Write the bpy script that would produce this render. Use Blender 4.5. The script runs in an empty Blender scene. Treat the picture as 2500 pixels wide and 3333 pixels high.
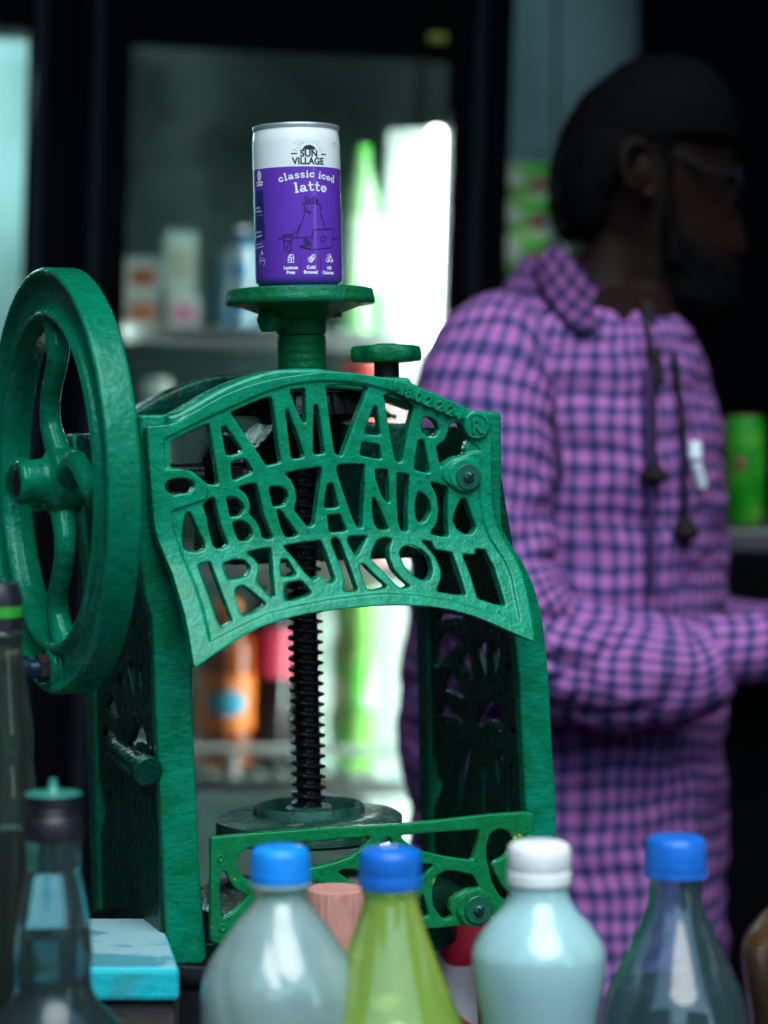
import bpy, bmesh, math, random
from mathutils import Vector, Matrix
R = math.radians
random.seed(7)
scn = bpy.context.scene
col = scn.collection
deps = bpy.context.evaluated_depsgraph_get

# ------------------------------------------------------------------ camera
PITCH = R(1.94)
K = 0.00019 / 1.5                       # metres per photo pixel at one metre
cam = bpy.data.cameras.new('camera')
cam.sensor_fit = 'VERTICAL'; cam.sensor_height = 36; cam.lens = 36 / (3333 * K)
cam.clip_end = 200
cam.dof.use_dof = True; cam.dof.focus_distance = 1.52; cam.dof.aperture_fstop = 4.0
cam.dof.aperture_blades = 0
camo = bpy.data.objects.new('camera', cam); col.objects.link(camo)
CAM = Vector((0, -1.5, 1.5 * math.tan(PITCH)))
camo.location = CAM; camo.rotation_euler = (R(90) - PITCH, 0, 0)
scn.camera = camo
CR = Matrix.Rotation(R(90) - PITCH, 3, 'X')

# ------------------------------------------------------------------ light
SUN_EL, SUN_AZ = R(56), R(166)           # from the street, to the right of the camera
w = bpy.data.worlds.new('World'); scn.world = w; w.use_nodes = True
nt = w.node_tree; bg = nt.nodes['Background']
sky = nt.nodes.new('ShaderNodeTexSky'); sky.sky_type = 'NISHITA'; sky.sun_disc = False
sky.sun_elevation = SUN_EL; sky.sun_rotation = SUN_AZ
sky.air_density = 1.0; sky.dust_density = .8; sky.ozone_density = 1.5
tint = nt.nodes.new('ShaderNodeMix'); tint.data_type = 'RGBA'; tint.blend_type = 'MULTIPLY'; tint.inputs[0].default_value = 1
tint.inputs[7].default_value = (.84, 1.04, .94, 1)      # slightly green, as the photograph's daylight
nt.links.new(sky.outputs[0], tint.inputs[6]); nt.links.new(tint.outputs[2], bg.inputs[0]); bg.inputs[1].default_value = 0.15
sl = bpy.data.lights.new('sun', 'SUN'); sl.energy = 1.0; sl.angle = R(50); sl.color = (1, 0.97, 0.92)
so = bpy.data.objects.new('sun', sl); col.objects.link(so)
sd = Vector((math.sin(SUN_AZ) * math.cos(SUN_EL), math.cos(SUN_AZ) * math.cos(SUN_EL), math.sin(SUN_EL)))
so.rotation_euler = (-sd).to_track_quat('-Z', 'Y').to_euler(); so.location = (1, -3, 4)
scn.view_settings.view_transform = 'Standard'; scn.view_settings.look = 'None'
scn.view_settings.exposure = 1.5; scn.view_settings.gamma = 1
scn.cycles.use_denoising = True
scn.cycles.max_bounces = 10; scn.cycles.transparent_max_bounces = 12; scn.cycles.transmission_bounces = 8
scn.cycles.sample_clamp_indirect = 6
scn.cycles.caustics_reflective = False; scn.cycles.caustics_refractive = False

# ------------------------------------------------------------------ measuring helpers
def ray(px, py):
    return CR @ Vector(((px - 1250) * K, -(py - 1666.5) * K, -1))
def hit(Mi, px, py, axis, val):          # photo pixel -> point on the plane axis=val of a frame (Mi = inverse matrix)
    o = Mi @ CAM; d = Mi.to_3x3() @ ray(px, py)
    return o + d * ((val - o[axis]) / d[axis])
I4 = Matrix.Identity(4)
def P(px, py, Y): return hit(I4, px, py, 1, Y)
F = 2500 / 1659                          # full view reading scale
def Q(x, y, Y): return P(x * F, y * F, Y)
S6 = 600 / 1659
def A(*p): return [(460 + S6 * x, 1180 + S6 * y) for x, y in p]
def B(*p): return [(1040 + S6 * x, 1180 + S6 * y) for x, y in p]
def C(*p): return [(560 + S6 * x, 1640 + S6 * y) for x, y in p]
def D(*p): return [(1140 + S6 * x, 1640 + S6 * y) for x, y in p]
def E(*p): return [(650 + S6 * x, 2600 + S6 * y) for x, y in p]
def Fx(*p): return [(1200 + S6 * x, 2600 + S6 * y) for x, y in p]
def G(*p): return [(1300 + .36179 * x, 1950 + .36179 * y) for x, y in p]

# ------------------------------------------------------------------ object helpers
def tag(o, label=None, cat=None, group=None, kind=None):
    if label: o['label'] = label
    if cat: o['category'] = cat
    if group: o['group'] = group
    if kind: o['kind'] = kind
    return o
def obj(name, bm, mat, parent=None, smooth=True, angle=40):
    if isinstance(bm, bpy.types.Mesh): me = bm
    else:
        me = bpy.data.meshes.new(name); bmesh.ops.recalc_face_normals(bm, faces=bm.faces[:]); bm.to_mesh(me); bm.free()
    for m in (mat if isinstance(mat, (list, tuple)) else [mat]): me.materials.append(m)
    o = bpy.data.objects.new(name, me); col.objects.link(o)
    if parent: o.parent = parent
    for p in me.polygons: p.use_smooth = smooth
    if smooth and angle:
        me.set_sharp_from_angle(angle=R(angle))
    return o
def thing(name, label, cat, M, group=None):
    o = bpy.data.objects.new(name, None); col.objects.link(o)
    o.matrix_world = M if isinstance(M, Matrix) else Matrix.Translation(M)
    o.empty_display_size = .02
    return tag(o, label, cat, group)
def joinbm(*bms):
    r = bmesh.new()
    for b in bms:
        me = bpy.data.meshes.new('t'); b.to_mesh(me); b.free(); r.from_mesh(me); bpy.data.meshes.remove(me)
    return r
def box(x0, x1, y0, y1, z0, z1, bev=0, seg=2):
    bm = bmesh.new(); bmesh.ops.create_cube(bm, size=1)
    for v in bm.verts:
        v.co = Vector(((x0 + x1) / 2 + v.co.x * (x1 - x0), (y0 + y1) / 2 + v.co.y * (y1 - y0), (z0 + z1) / 2 + v.co.z * (z1 - z0)))
    if bev: bmesh.ops.bevel(bm, geom=bm.edges[:], offset=bev, segments=seg, affect='EDGES', profile=.5)
    return bm
def lathe(prof, seg=64, fn=None):
    bm = bmesh.new(); rings = []
    for r, z in prof:
        if r < 1e-6: rings.append([bm.verts.new((0, 0, z))])
        else:
            ring = []
            for k in range(seg):
                a = 2 * math.pi * k / seg; rr = r * (fn(a, z) if fn else 1)
                ring.append(bm.verts.new((rr * math.cos(a), rr * math.sin(a), z)))
            rings.append(ring)
    for a, b in zip(rings, rings[1:]):
        n = max(len(a), len(b))
        if n == 1: continue
        for k in range(n):
            k2 = (k + 1) % n
            q = [a[k % len(a)], a[k2 % len(a)], b[k2 % len(b)], b[k % len(b)]]
            q2 = []
            for v in q:
                if v not in q2: q2.append(v)
            if len(q2) > 2: bm.faces.new(q2)
    return bm
def xf(bm, M): bm.transform(M); return bm
def T(x, y, z): return Matrix.Translation((x, y, z))
AX = {'x': Matrix.Rotation(R(90), 4, 'Y'), 'y': Matrix.Rotation(R(90), 4, 'X'), 'z': I4}
def rod(p, q, r, seg=16, r2=None):
    p, q = Vector(p), Vector(q); d = q - p; L = d.length; r2 = r if r2 is None else r2
    b = min(r, r2) * .15
    bm = lathe([(0, 0), (r - b, 0), (r, b), (r2, L - b), (r2 - b, L), (0, L)], seg)
    return xf(bm, T(*p) @ d.to_track_quat('Z', 'Y').to_matrix().to_4x4())
def catmull(pts, n=8, cyc=False):
    out = []; N = len(pts)
    rng = range(N) if cyc else range(N - 1)
    for i in rng:
        g = (lambda k: pts[k % N]) if cyc else (lambda k: pts[max(0, min(N - 1, k))])
        p0, p1, p2, p3 = g(i - 1), g(i), g(i + 1), g(i + 2)
        for k in range(n):
            t = k / n
            out.append(tuple(.5 * (2 * b + (c - a) * t + (2 * a - 5 * b + 4 * c - d) * t * t + (3 * b - a - 3 * c + d) * t ** 3) for a, b, c, d in zip(p0, p1, p2, p3)))
    if not cyc: out.append(tuple(pts[-1]))
    return out
def tube(pts, rad, seg=12, up=Vector((0, 0, 1)), flat=1.0, uvl=None):   # pts 3D, rad number or list
    bm = bmesh.new(); rings = []; n = len(pts); pts = [Vector(p) for p in pts]
    uv = bm.loops.layers.uv.new('UVMap'); s = 0; ss = []
    for i in range(n):
        t = (pts[min(i + 1, n - 1)] - pts[max(i - 1, 0)]).normalized()
        a = t.cross(up)
        if a.length < 1e-3: a = t.cross(Vector((0, 1, 0)))
        a.normalize(); b = a.cross(t)
        r = rad[i] if isinstance(rad, (list, tuple)) else rad
        if i: s += (pts[i] - pts[i - 1]).length
        ss.append(s)
        rings.append([bm.verts.new(pts[i] + (a * math.cos(2 * math.pi * k / seg) * flat + b * math.sin(2 * math.pi * k / seg)) * r) for k in range(seg)])
    rm = max(rad) if isinstance(rad, (list, tuple)) else rad
    for i in range(n - 1):
        for k in range(seg):
            k2 = (k + 1) % seg
            f = bm.faces.new((rings[i][k], rings[i][k2], rings[i + 1][k2], rings[i + 1][k]))
            for l, (ii, kk) in zip(f.loops, ((i, k), (i, k + 1), (i + 1, k + 1), (i + 1, k))):
                l[uv].uv = (2 * math.pi * rm * kk / seg, ss[ii])
    for e in (rings[0], rings[-1]):
        bm.faces.new(e)
    return bm
def fillet(poly, r, n=4):
    out = []; N = len(poly)
    for i in range(N):
        p, a, b = Vector(poly[i]), Vector(poly[i - 1]), Vector(poly[(i + 1) % N])
        da, db = a - p, b - p
        ta = min(r, da.length * .42); tb = min(r, db.length * .42)
        if da.length < 1e-7 or db.length < 1e-7: continue
        s, e = p + da.normalized() * ta, p + db.normalized() * tb
        for k in range(n + 1):
            t = k / n
            out.append(tuple(s * (1 - t) ** 2 + p * 2 * t * (1 - t) + e * t * t))
    return out
def solid(outer, holes, d0, d1, bev, fmap, res=2):
    """flat plate with openings; (x, y, depth) go through fmap; depth d0..d1"""
    cu = bpy.data.curves.new('c', 'CURVE'); cu.dimensions = '2D'; cu.fill_mode = 'BOTH'
    t = d1 - d0; cu.extrude = max(1e-5, t / 2 - bev); cu.bevel_depth = bev; cu.bevel_resolution = res; cu.offset = -bev
    for pl in [outer] + list(holes):
        s = cu.splines.new('POLY'); s.points.add(len(pl) - 1); s.use_cyclic_u = True
        for q, p in zip(s.points, pl): q.co = (p[0], p[1], 0, 1)
    o = bpy.data.objects.new('c', cu); col.objects.link(o)
    me = bpy.data.meshes.new_from_object(o.evaluated_get(deps())); bpy.data.objects.remove(o); bpy.data.curves.remove(cu)
    bm = bmesh.new(); bm.from_mesh(me); bpy.data.meshes.remove(me)
    bmesh.ops.remove_doubles(bm, verts=bm.verts[:], dist=1e-6)
    m = (d0 + d1) / 2
    for v in bm.verts: v.co = fmap(v.co.x, v.co.y, m + v.co.z)
    return bm
def voxel(bm, size, smooth=2):
    me = bpy.data.meshes.new('v'); bm.to_mesh(me); bm.free()
    o = bpy.data.objects.new('v', me); col.objects.link(o)
    m = o.modifiers.new('r', 'REMESH'); m.mode = 'VOXEL'; m.voxel_size = size
    if smooth:
        s = o.modifiers.new('s', 'SMOOTH'); s.factor = .5; s.iterations = smooth
    r = bpy.data.meshes.new_from_object(o.evaluated_get(deps()))
    bpy.data.objects.remove(o); bpy.data.meshes.remove(me)
    b = bmesh.new(); b.from_mesh(r); bpy.data.meshes.remove(r)
    return b
def text2d(s, size, off=0, extrude=0, bev=0):
    cu = bpy.data.curves.new('t', 'FONT'); cu.body = s; cu.size = size; cu.offset = off; cu.extrude = extrude
    cu.bevel_depth = bev; cu.align_x = 'CENTER'; cu.resolution_u = 4
    o = bpy.data.objects.new('t', cu); col.objects.link(o)
    me = bpy.data.meshes.new_from_object(o.evaluated_get(deps())); bpy.data.objects.remove(o); bpy.data.curves.remove(cu)
    bm = bmesh.new(); bm.from_mesh(me); bpy.data.meshes.remove(me)
    return bm

# ------------------------------------------------------------------ materials
def mat(name, c, rough=.5, metal=0, spec=.5, coat=0, trans=0, ior=1.45, emit=None, es=0, sss=0, alpha=1):
    m = bpy.data.materials.new(name); m.use_nodes = True; b = m.node_tree.nodes['Principled BSDF']
    b.inputs['Base Color'].default_value = (*c, 1); b.inputs['Roughness'].default_value = rough
    b.inputs['Metallic'].default_value = metal; b.inputs['Specular IOR Level'].default_value = spec
    b.inputs['Coat Weight'].default_value = coat; b.inputs['Coat Roughness'].default_value = .08; b.inputs['Coat IOR'].default_value = 1.5
    b.inputs['Transmission Weight'].default_value = trans; b.inputs['IOR'].default_value = ior
    if emit: b.inputs['Emission Color'].default_value = (*emit, 1); b.inputs['Emission Strength'].default_value = es
    return m
def noise(nt, scale, detail=3, vec=None, rough=.5):
    n = nt.nodes.new('ShaderNodeTexNoise'); n.inputs['Scale'].default_value = scale; n.inputs['Detail'].default_value = detail
    n.inputs['Roughness'].default_value = rough
    if vec: nt.links.new(vec, n.inputs['Vector'])
    return n.outputs['Fac']
def ramp(nt, fac, stops):
    r = nt.nodes.new('ShaderNodeValToRGB'); e = r.color_ramp.elements
    while len(e) < len(stops): e.new(.5)
    for el, (p, c) in zip(e, stops): el.position = p; el.color = (*c, 1) if len(c) == 3 else c
    nt.links.new(fac, r.inputs['Fac']); return r.outputs['Color']
def mixc(nt, f, a, b):
    m = nt.nodes.new('ShaderNodeMix'); m.data_type = 'RGBA'
    if hasattr(f, 'node'): nt.links.new(f, m.inputs[0])
    else: m.inputs[0].default_value = f
    for s, x in ((6, a), (7, b)):
        if hasattr(x, 'node'): nt.links.new(x, m.inputs[s])
        else: m.inputs[s].default_value = (*x, 1)
    return m.outputs[2]
def rough_up(m, scale, amt, dist=.001, detail=4, stretch=None, more=None):
    nt = m.node_tree; b = nt.nodes['Principled BSDF']
    tc = nt.nodes.new('ShaderNodeTexCoord'); v = tc.outputs['Object']
    if stretch:
        mp = nt.nodes.new('ShaderNodeMapping'); mp.inputs['Scale'].default_value = stretch; nt.links.new(v, mp.inputs[0]); v = mp.outputs[0]
    f = noise(nt, scale, detail, v)
    bp = nt.nodes.new('ShaderNodeBump'); bp.inputs['Strength'].default_value = amt; bp.inputs['Distance'].default_value = dist
    nt.links.new(f, bp.inputs['Height']); last = bp
    if more:
        f2 = noise(nt, more[0], 2, v); b2 = nt.nodes.new('ShaderNodeBump'); b2.inputs['Strength'].default_value = more[1]; b2.inputs['Distance'].default_value = more[2]
        nt.links.new(f2, b2.inputs['Height']); nt.links.new(bp.outputs[0], b2.inputs['Normal']); last = b2
    nt.links.new(last.outputs[0], b.inputs['Normal'])
    return m
def paint(name, c1, c2, chip=None, chip_at=.72, scale=500, amt=.5, stretch=None, rough=.27, coat=.06):
    m = mat(name, c1, rough, coat=coat, spec=.4)
    m.node_tree.nodes['Principled BSDF'].inputs['Specular Tint'].default_value = (.30, 1, .78, 1)
    nt = m.node_tree; b = nt.nodes['Principled BSDF']
    tc = nt.nodes.new('ShaderNodeTexCoord'); v = tc.outputs['Object']
    c = mixc(nt, ramp(nt, noise(nt, 60, 5, v), [(.35, (0, 0, 0)), (.65, (1, 1, 1))]), c1, c2)
    pit = ramp(nt, noise(nt, 260, 3, v, .6), [(.60, (0, 0, 0)), (.70, (.75, .75, .75))])
    c = mixc(nt, pit, c, tuple(x * .45 for x in c1))
    if chip:
        f = ramp(nt, noise(nt, 75, 6, v, .62), [(chip_at, (0, 0, 0)), (chip_at + .02, (1, 1, 1))])
        c = mixc(nt, f, c, chip)
    nt.links.new(c, b.inputs['Base Color'])
    rr = ramp(nt, noise(nt, 140, 4, v), [(.3, (rough * .7,) * 3), (.7, (rough * 1.5,) * 3)]); nt.links.new(rr, b.inputs['Roughness'])
    return rough_up(m, scale, amt, .0012, 4, stretch, (130, .35, .003))
G1, G2 = (.001, .175, .074), (.002, .24, .13)
M_green = paint('green_cast_paint', G1, G2, chip=(.10, .085, .012), chip_at=.74, amt=.36, rough=.2, coat=.28)
M_green_bright = paint('green_bracket_paint', (.004, .14, .036), (.004, .175, .062), chip=(.40, .42, .06), chip_at=.665, amt=.3)
M_green_brush = paint('green_brushed_paint', (.001, .13, .05), (.002, .19, .11), chip=(.10, .045, .05), chip_at=.74, scale=420, amt=.42, stretch=(.6, .6, 1.05))
M_green_wheel = paint('green_wheel_paint', (.001, .125, .055), (.001, .155, .08), chip=(.10, .035, .05), chip_at=.735, amt=.2, rough=.22)
M_green_dark = paint('green_neck_paint', (.004, .10, .022), (.002, .12, .052), chip=(.05, .025, .008), chip_at=.74, amt=.55, rough=.42, coat=0)
M_green_shade = paint('green_shaded_paint', (.001, .040, .022), (.001, .022, .015), chip=(.015, .01, .006), chip_at=.6, amt=.5)  # darkened copy of the green, interior shade put into the colour
M_disc = paint('worn_disc_paint', (.006, .05, .032), (.03, .09, .07), chip=(.09, .12, .105), chip_at=.58, amt=.5, rough=.45)
M_oily = rough_up(mat('oily_black_steel', (.008, .010, .011), .3, metal=.35, coat=.3), 500, .4, .0008)
M_steel_bolt = rough_up(mat('painted_bolt', (.004, .09, .055), .35, coat=.3), 600, .3, .0008)
M_rust = rough_up(mat('old_thread', (.03, .028, .022), .45, metal=.5), 400, .6, .001)
M_white_can = mat('white_can_print', (.80, .86, .86), .26, coat=.6)
M_purple = mat('purple_can_print', (.135, .04, .46), .26, coat=.6)
M_alu = mat('can_aluminium', (.72, .8, .82), .38, metal=.8)
M_ink = mat('navy_ink', (.004, .004, .03), .45)
M_black_ink = mat('black_ink', (.008, .025, .03), .45)
M_grey_ink = mat('grey_ink', (.32, .38, .39), .45)
M_white_ink = mat('white_ink', (.85, .86, .9), .4)
M_pale_ink = mat('pale_violet_ink', (.55, .5, .8), .4)
M_navy_panel = mat('navy_panel_ink', (.02, .025, .17), .4)
M_green_ink = mat('green_ink', (.01, .35, .06), .4)

# ------------------------------------------------------------------ setting
def concrete(name, c1, c2, sc=3):
    m = mat(name, c1, .85); nt = m.node_tree
    tc = nt.nodes.new('ShaderNodeTexCoord'); v = tc.outputs['Object']
    c = mixc(nt, ramp(nt, noise(nt, sc, 6, v), [(.35, (0, 0, 0)), (.7, (1, 1, 1))]), c1, c2)
    f = ramp(nt, noise(nt, sc * 1.7, 4, v), [(.66, (0, 0, 0)), (.72, (1, 1, 1))])
    c = mixc(nt, f, c, tuple(x * .35 for x in c1)); nt.links.new(c, nt.nodes['Principled BSDF'].inputs['Base Color'])
    return rough_up(m, 40, .4, .01)
ZG = -1.25
tag(obj('ground', box(-30, 30, -30, 12, ZG - .2, ZG), concrete('street_asphalt', (.05, .052, .055), (.08, .08, .08)), smooth=False), kind='structure')
tag(obj('back_wall', box(-2.2, 2.4, 2.3, 2.42, ZG, 1.9), concrete('plastered_wall', (.50, .72, .64), (.76, .90, .82), 4.5), smooth=False), kind='structure')
M_dark = mat('dark_board', (.008, .009, .009), .7)
tag(obj('sky_block_wall', box(-1.17, -1.07, -1.35, 2.3, ZG, 1.9), concrete('dark_plaster', (.05, .055, .055), (.07, .07, .07)), smooth=False), kind='structure')  # unseen, placed to block sky light from the left
tag(obj('sky_block_wall', box(1.62, 1.72, -1.3, 2.3, ZG, 1.9), concrete('dark_plaster', (.05, .055, .055), (.07, .07, .07)), smooth=False), kind='structure')  # unseen, placed to narrow the sky gap the bottles reflect
tag(obj('shade_roof', box(-2.2, 2.4, .05, 2.42, 1.62, 1.68), M_dark, smooth=False), kind='structure')  # unseen roof, added to keep the back of the stall dark
ct = thing('stall_counter', 'dark wooden stall counter under the bottles and the green machine', 'counter', (0, 0, ZG))
ZT = -.43
M_wood = rough_up(mat('dark_worn_wood', (.035, .03, .028), .6), 30, .4, .004, stretch=(.2, 3, 3))
obj('counter_top', box(-1.0, 1.0, -.62, .36, ZT - .03 - ZG, ZT - ZG, .004), M_wood, ct, smooth=False)
for x in (-.92, .92):
    for y in (-.54, .28): obj('leg', box(x - .04, x + .04, y - .04, y + .04, 0, ZT - .032 - ZG, .004), M_wood, ct, smooth=False)

# ------------------------------------------------------------------ the machine
YAW, ROLL = R(20), R(-1.2)
MM = T(-.037, 0, -.285) @ Matrix.Rotation(ROLL, 4, 'Y') @ Matrix.Rotation(YAW, 4, 'Z')
MMi = MM.inverted()
mach = thing('ice_shaving_machine', 'green cast iron ice shaving machine with openwork lettered plate and flywheel', 'ice machine', MM)
def mp(p, y): v = hit(MMi, p[0], p[1], 1, y); return (v.x, v.z)
def mpl(pl, y): return [mp(p, y) for p in pl]
def mx(p, x): v = hit(MMi, p[0], p[1], 0, x); return (v.y, v.z)
# the lettered plate hangs upright at the top and swings forward below the bend
ZB = mp((1055, 1745), 0)[1]
def sag(z):
    d = ZB - z
    k = .42; s = .012
    return -k * (d + math.sqrt(d * d + s * s)) / 2
def pp(p, y=0):
    yy = y
    for _ in range(7):
        v = hit(MMi, p[0], p[1], 1, yy); yy = y + sag(v.z)
    return (v.x, v.z)
def ppl(pl, y=0): return [pp(p, y) for p in pl]
def fplate(x, z, d): return Vector((x, d + sag(z), z))
outer = (A((45, 575), (240, 560), (330, 530), (420, 470), (560, 390), (720, 300), (900, 225), (1100, 165), (1300, 125), (1480, 100))
  + B((20, 80), (130, 80), (230, 85), (350, 98), (470, 117), (580, 137), (680, 152), (760, 177), (850, 207), (1000, 267), (1150, 332), (1290, 397), (1370, 432), (1500, 440), (1540, 560), (1545, 1250), (1590, 1450))
  + D((1400, 350), (1480, 480), (1545, 620), (1590, 800), (1620, 940), (1640, 1060), (1655, 1245), (1550, 1205), (1400, 1138), (1250, 1070), (1100, 1010), (900, 955), (700, 925), (430, 913), (200, 922), (0, 940))
  + C((1400, 962), (1200, 992), (1000, 1042), (800, 1110), (640, 1190), (480, 1290), (330, 1390), (205, 1485), (185, 1430), (150, 1200), (110, 1000), (60, 840), (0, 635), (-80, 450), (-146, 288))
  + A((105, 1400), (85, 1150), (60, 850)))
H = [
 A((262,715),(440,620),(612,548),(640,720),(670,900),(700,1095),(640,1100),(590,1090),(540,1040),(460,975),(360,955),(268,945)),
 A((720,580),(760,570),(900,770),(912,800),(830,835),(765,832)),
 A((810,905),(870,875),(945,870),(1010,980),(930,1020),(845,1060),(820,1050)),
 A((805,452),(950,385),(1100,325),(1165,308),(1185,350),(1215,560),(1240,760),(1262,900),(1190,915),(1130,930),(1040,790),(920,620)),
 A((1300,430),(1318,420),(1400,620),(1472,840),(1440,860),(1365,868),(1350,850),(1325,640)),
 A((1335,245),(1475,232),(1482,330),(1485,540),(1465,545),(1420,470),(1370,340)),
 A((1555,380),(1592,385),(1620,560),(1655,820),(1560,828),(1550,800),(1552,580)),
 B((58,210),(250,200),(430,215),(435,240),(320,530),(205,840),(180,838),(140,815),(100,560)),
 B((495,385),(522,400),(552,655),(480,650),(405,642),(440,530)),
 B((385,715),(540,740),(562,870),(460,855),(365,835)),
 B((582,288),(700,292),(770,330),(855,392),(810,560),(745,890),(715,900),(685,880),(640,650)),
 B((935,495),(1000,490),(1060,540),(1080,600),(1050,660),(990,672),(925,630),(915,560)),
 B((890,695),(940,700),(960,790),(990,940),(995,997),(930,985),(852,960),(865,870)),
 B((1175,550),(1270,545),(1310,620),(1350,690),(1310,780),(1320,820),(1220,845),(1140,890),(1100,945),(1085,900),(1052,760),(1130,700),(1165,610)),
 A((480,1110),(455,1062),(400,1042),(320,1040),(240,1062),(208,1100),(212,1140),(250,1180),(300,1195),(340,1180),(400,1180),(450,1160)),
 A((400,1360),(440,1342),(480,1430),(540,1560)) + C((300,360),(292,410),(230,432),(150,427),(105,397),(92,300),(108,160)),
 A((555,1290),(610,1225),(660,1212),(690,1350),(730,1500),(787,1640),(740,1672),(680,1677),(650,1650),(610,1500),(590,1380)),
 A((765,1215),(850,1213),(910,1258),(932,1320),(890,1380),(800,1392),(785,1310)),
 A((820,1440),(910,1423),(980,1470),(1007,1550),(960,1605),(880,1602),(845,1530)),
 A((860,1132),(950,1100),(1035,1088),(1055,1150),(1105,1370),(1190,1582),(1140,1592),(1090,1572),(1075,1500),(1035,1425),(970,1360),(988,1290),(960,1205),(910,1152)),
 A((1150,1120),(1250,1113),(1312,1150),(1328,1210),(1290,1282),(1190,1300),(1170,1230)),
 A((1220,1330),(1252,1328),(1330,1430),(1418,1552),(1360,1572),(1300,1572),(1265,1500)),
 A((1290,1000),(1450,963),(1622,940),(1625,1000),(1600,1150),(1575,1350),(1558,1462),(1500,1482),(1440,1405),(1378,1330),(1402,1230),(1392,1140),(1345,1050)),
 B((78,1085),(127,1088),(177,1300),(120,1310),(45,1307),(55,1200)),
 B((72,1375),(187,1363),(252,1517),(170,1524),(95,1528)),
 B((158,925),(280,915),(410,918),(408,1100),(395,1300),(388,1492),(340,1482),(300,1400),(230,1200),(165,1000)),
 B((503,960),(617,963),(627,1100),(635,1268),(600,1250),(560,1190),(510,1050)),
 B((478,1208),(502,1220),(560,1340),(627,1502),(540,1507),(500,1460),(480,1350)),
 B((698,993),(812,1010),(805,1150),(795,1350),(800,1522),(740,1517),(710,1430),(700,1200)),
 B((890,1160),(950,1188),(1000,1260),(1007,1340),(950,1432),(890,1442),(868,1380),(863,1280)),
 B((995,1072),(1080,1093),(1157,1122),(1160,1200),(1155,1400),(1167,1567),(1110,1567),(1030,1552),(1000,1532),(1060,1450),(1078,1330),(1052,1180)),
 B((1280,1222),(1322,1222),(1360,1340),(1412,1480),(1380,1542),(1310,1547),(1240,1502),(1203,1420),(1240,1300)),
 C((233,550),(347,518),(370,590),(460,830),(547,1060),(450,1120),(400,1030),(330,800)),
 C((458,540),(560,500),(660,510),(712,580),(680,650),(600,672),(510,682),(480,620)),
 C((600,745),(640,735),(720,790),(852,905),(760,970),(640,1012),(610,960),(580,830),(568,780)),
 C((668,440),(780,413),(892,396),(905,520),(915,680),(930,850),(880,832),(820,762),(765,700),(790,600),(780,540),(740,490)),
 C((983,495),(1040,498),(1127,642),(1060,657),(990,657),(982,580)),
 C((1013,720),(1167,690),(1262,800),(1240,822),(1100,867),(1020,872)),
 C((1003,380),(1170,350),(1342,330),(1390,440),(1472,680),(1440,717),(1390,702),(1335,640),(1275,690),(1200,620),(1100,490)),
 C((1430,330),(1470,298),(1517,340),(1600,560),(1677,780),(1600,792),(1540,782),(1562,690),(1520,560)),
 D((-28,318),(0,293),(155,290),(120,370),(67,467),(45,462),(0,380)),
 D((83,545),(132,543),(190,610),(342,750),(250,772),(158,777),(120,680)),
 D((248,330),(310,306),(382,315),(350,400),(358,500),(398,600),(470,680),(547,745),(480,762),(430,742),(330,640),(188,490),(203,420)),
 D((445,440),(480,390),(540,373),(640,408),(722,490),(747,600),(720,682),(660,692),(580,652),(490,560)),
 D((640,330),(732,340),(770,415),(840,423),(922,440),(970,580),(1047,822),(940,817),(778,787),(820,680),(822,590),(765,470),(700,390)),
 D((1013,455),(1137,462),(1128,405),(1217,413),(1300,580),(1402,922),(1300,902),(1150,852),(1080,620)),
]
fo = fillet(ppl(outer), .0016)
fh = [fillet(ppl(h), .0013) for h in H]
TH = .0095
base_bm = solid(fo, fh, 0, TH, .0009, lambda x, y, d: Vector((x, d, y)))
inner = (A((205, 960), (200, 690), (430, 575), (650, 470), (850, 380), (1100, 270), (1350, 195), (1600, 163)) + B((200, 170), (400, 190), (600, 245), (720, 290), (850, 348), (1000, 408), (1150, 470), (1290, 535), (1350, 700), (1440, 770), (1425, 900), (1440, 1200), (1470, 1420))
  + D((1250, 300), (1380, 500), (1445, 650), (1490, 880), (1525, 1052), (1400, 1010), (1200, 960), (900, 870), (600, 822), (300, 806), (55, 830))
  + C((1400, 862), (1100, 922), (850, 987), (560, 1122), (338, 1240), (320, 1150), (260, 900), (190, 700), (110, 520), (10, 230)) + A((262, 1340), (580, 1230), (600, 1150), (560, 1090), (480, 1010), (380, 960), (280, 960)))
rim = solid(fo, [fillet(ppl(inner), .0012), fh[14]], -.0014, .004, .0006, lambda x, y, d: Vector((x, d, y)))
band = B((590, 140), (690, 152), (850, 207), (1000, 267), (1150, 332), (1290, 397), (1310, 520), (1150, 470), (1000, 408), (850, 348), (720, 292), (600, 245))
bandb = solid(fillet(ppl(band), .001), [], -.0028, .004, .0006, lambda x, y, d: Vector((x, d, y)))
def disk_y(px, py, r, y0, y1, yp=0, seg=40, bev=.0006):
    x, z = pp((px, py), yp)
    bm = lathe([(0, y0), (r - bev, y0), (r, y0 + bev), (r, y1), (0, y1)], seg)
    return xf(bm, T(x, 0, z) @ Matrix.Rotation(R(-90), 4, 'X'))
bx, by = B((1410, 570))[0]
boss1 = disk_y(bx, by, .0084, -.0034, .005)
ux, uy = B((1300, 1010))[0]
boss2 = disk_y(ux, uy, .0108, -.0035, .006)
boss3 = solid(fillet(ppl(B((1100, 1030), (1110, 940), (1180, 870), (1300, 830), (1430, 800), (1440, 900), (1440, 1100), (1280, 1170), (1170, 1110))), .001), [], -.002, .005, .0006, lambda x, y, d: Vector((x, d, y)))
pb = voxel(joinbm(base_bm, rim, bandb, boss1, boss2, boss3), .00062, 3)
for v in pb.verts: v.co.y += sag(v.co.z)
plate = obj('name_plate', pb, M_green, mach, angle=None)
tag(plate, 'openwork green plate reading AMAR BRAND RAJKOT in cast letters')
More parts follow.
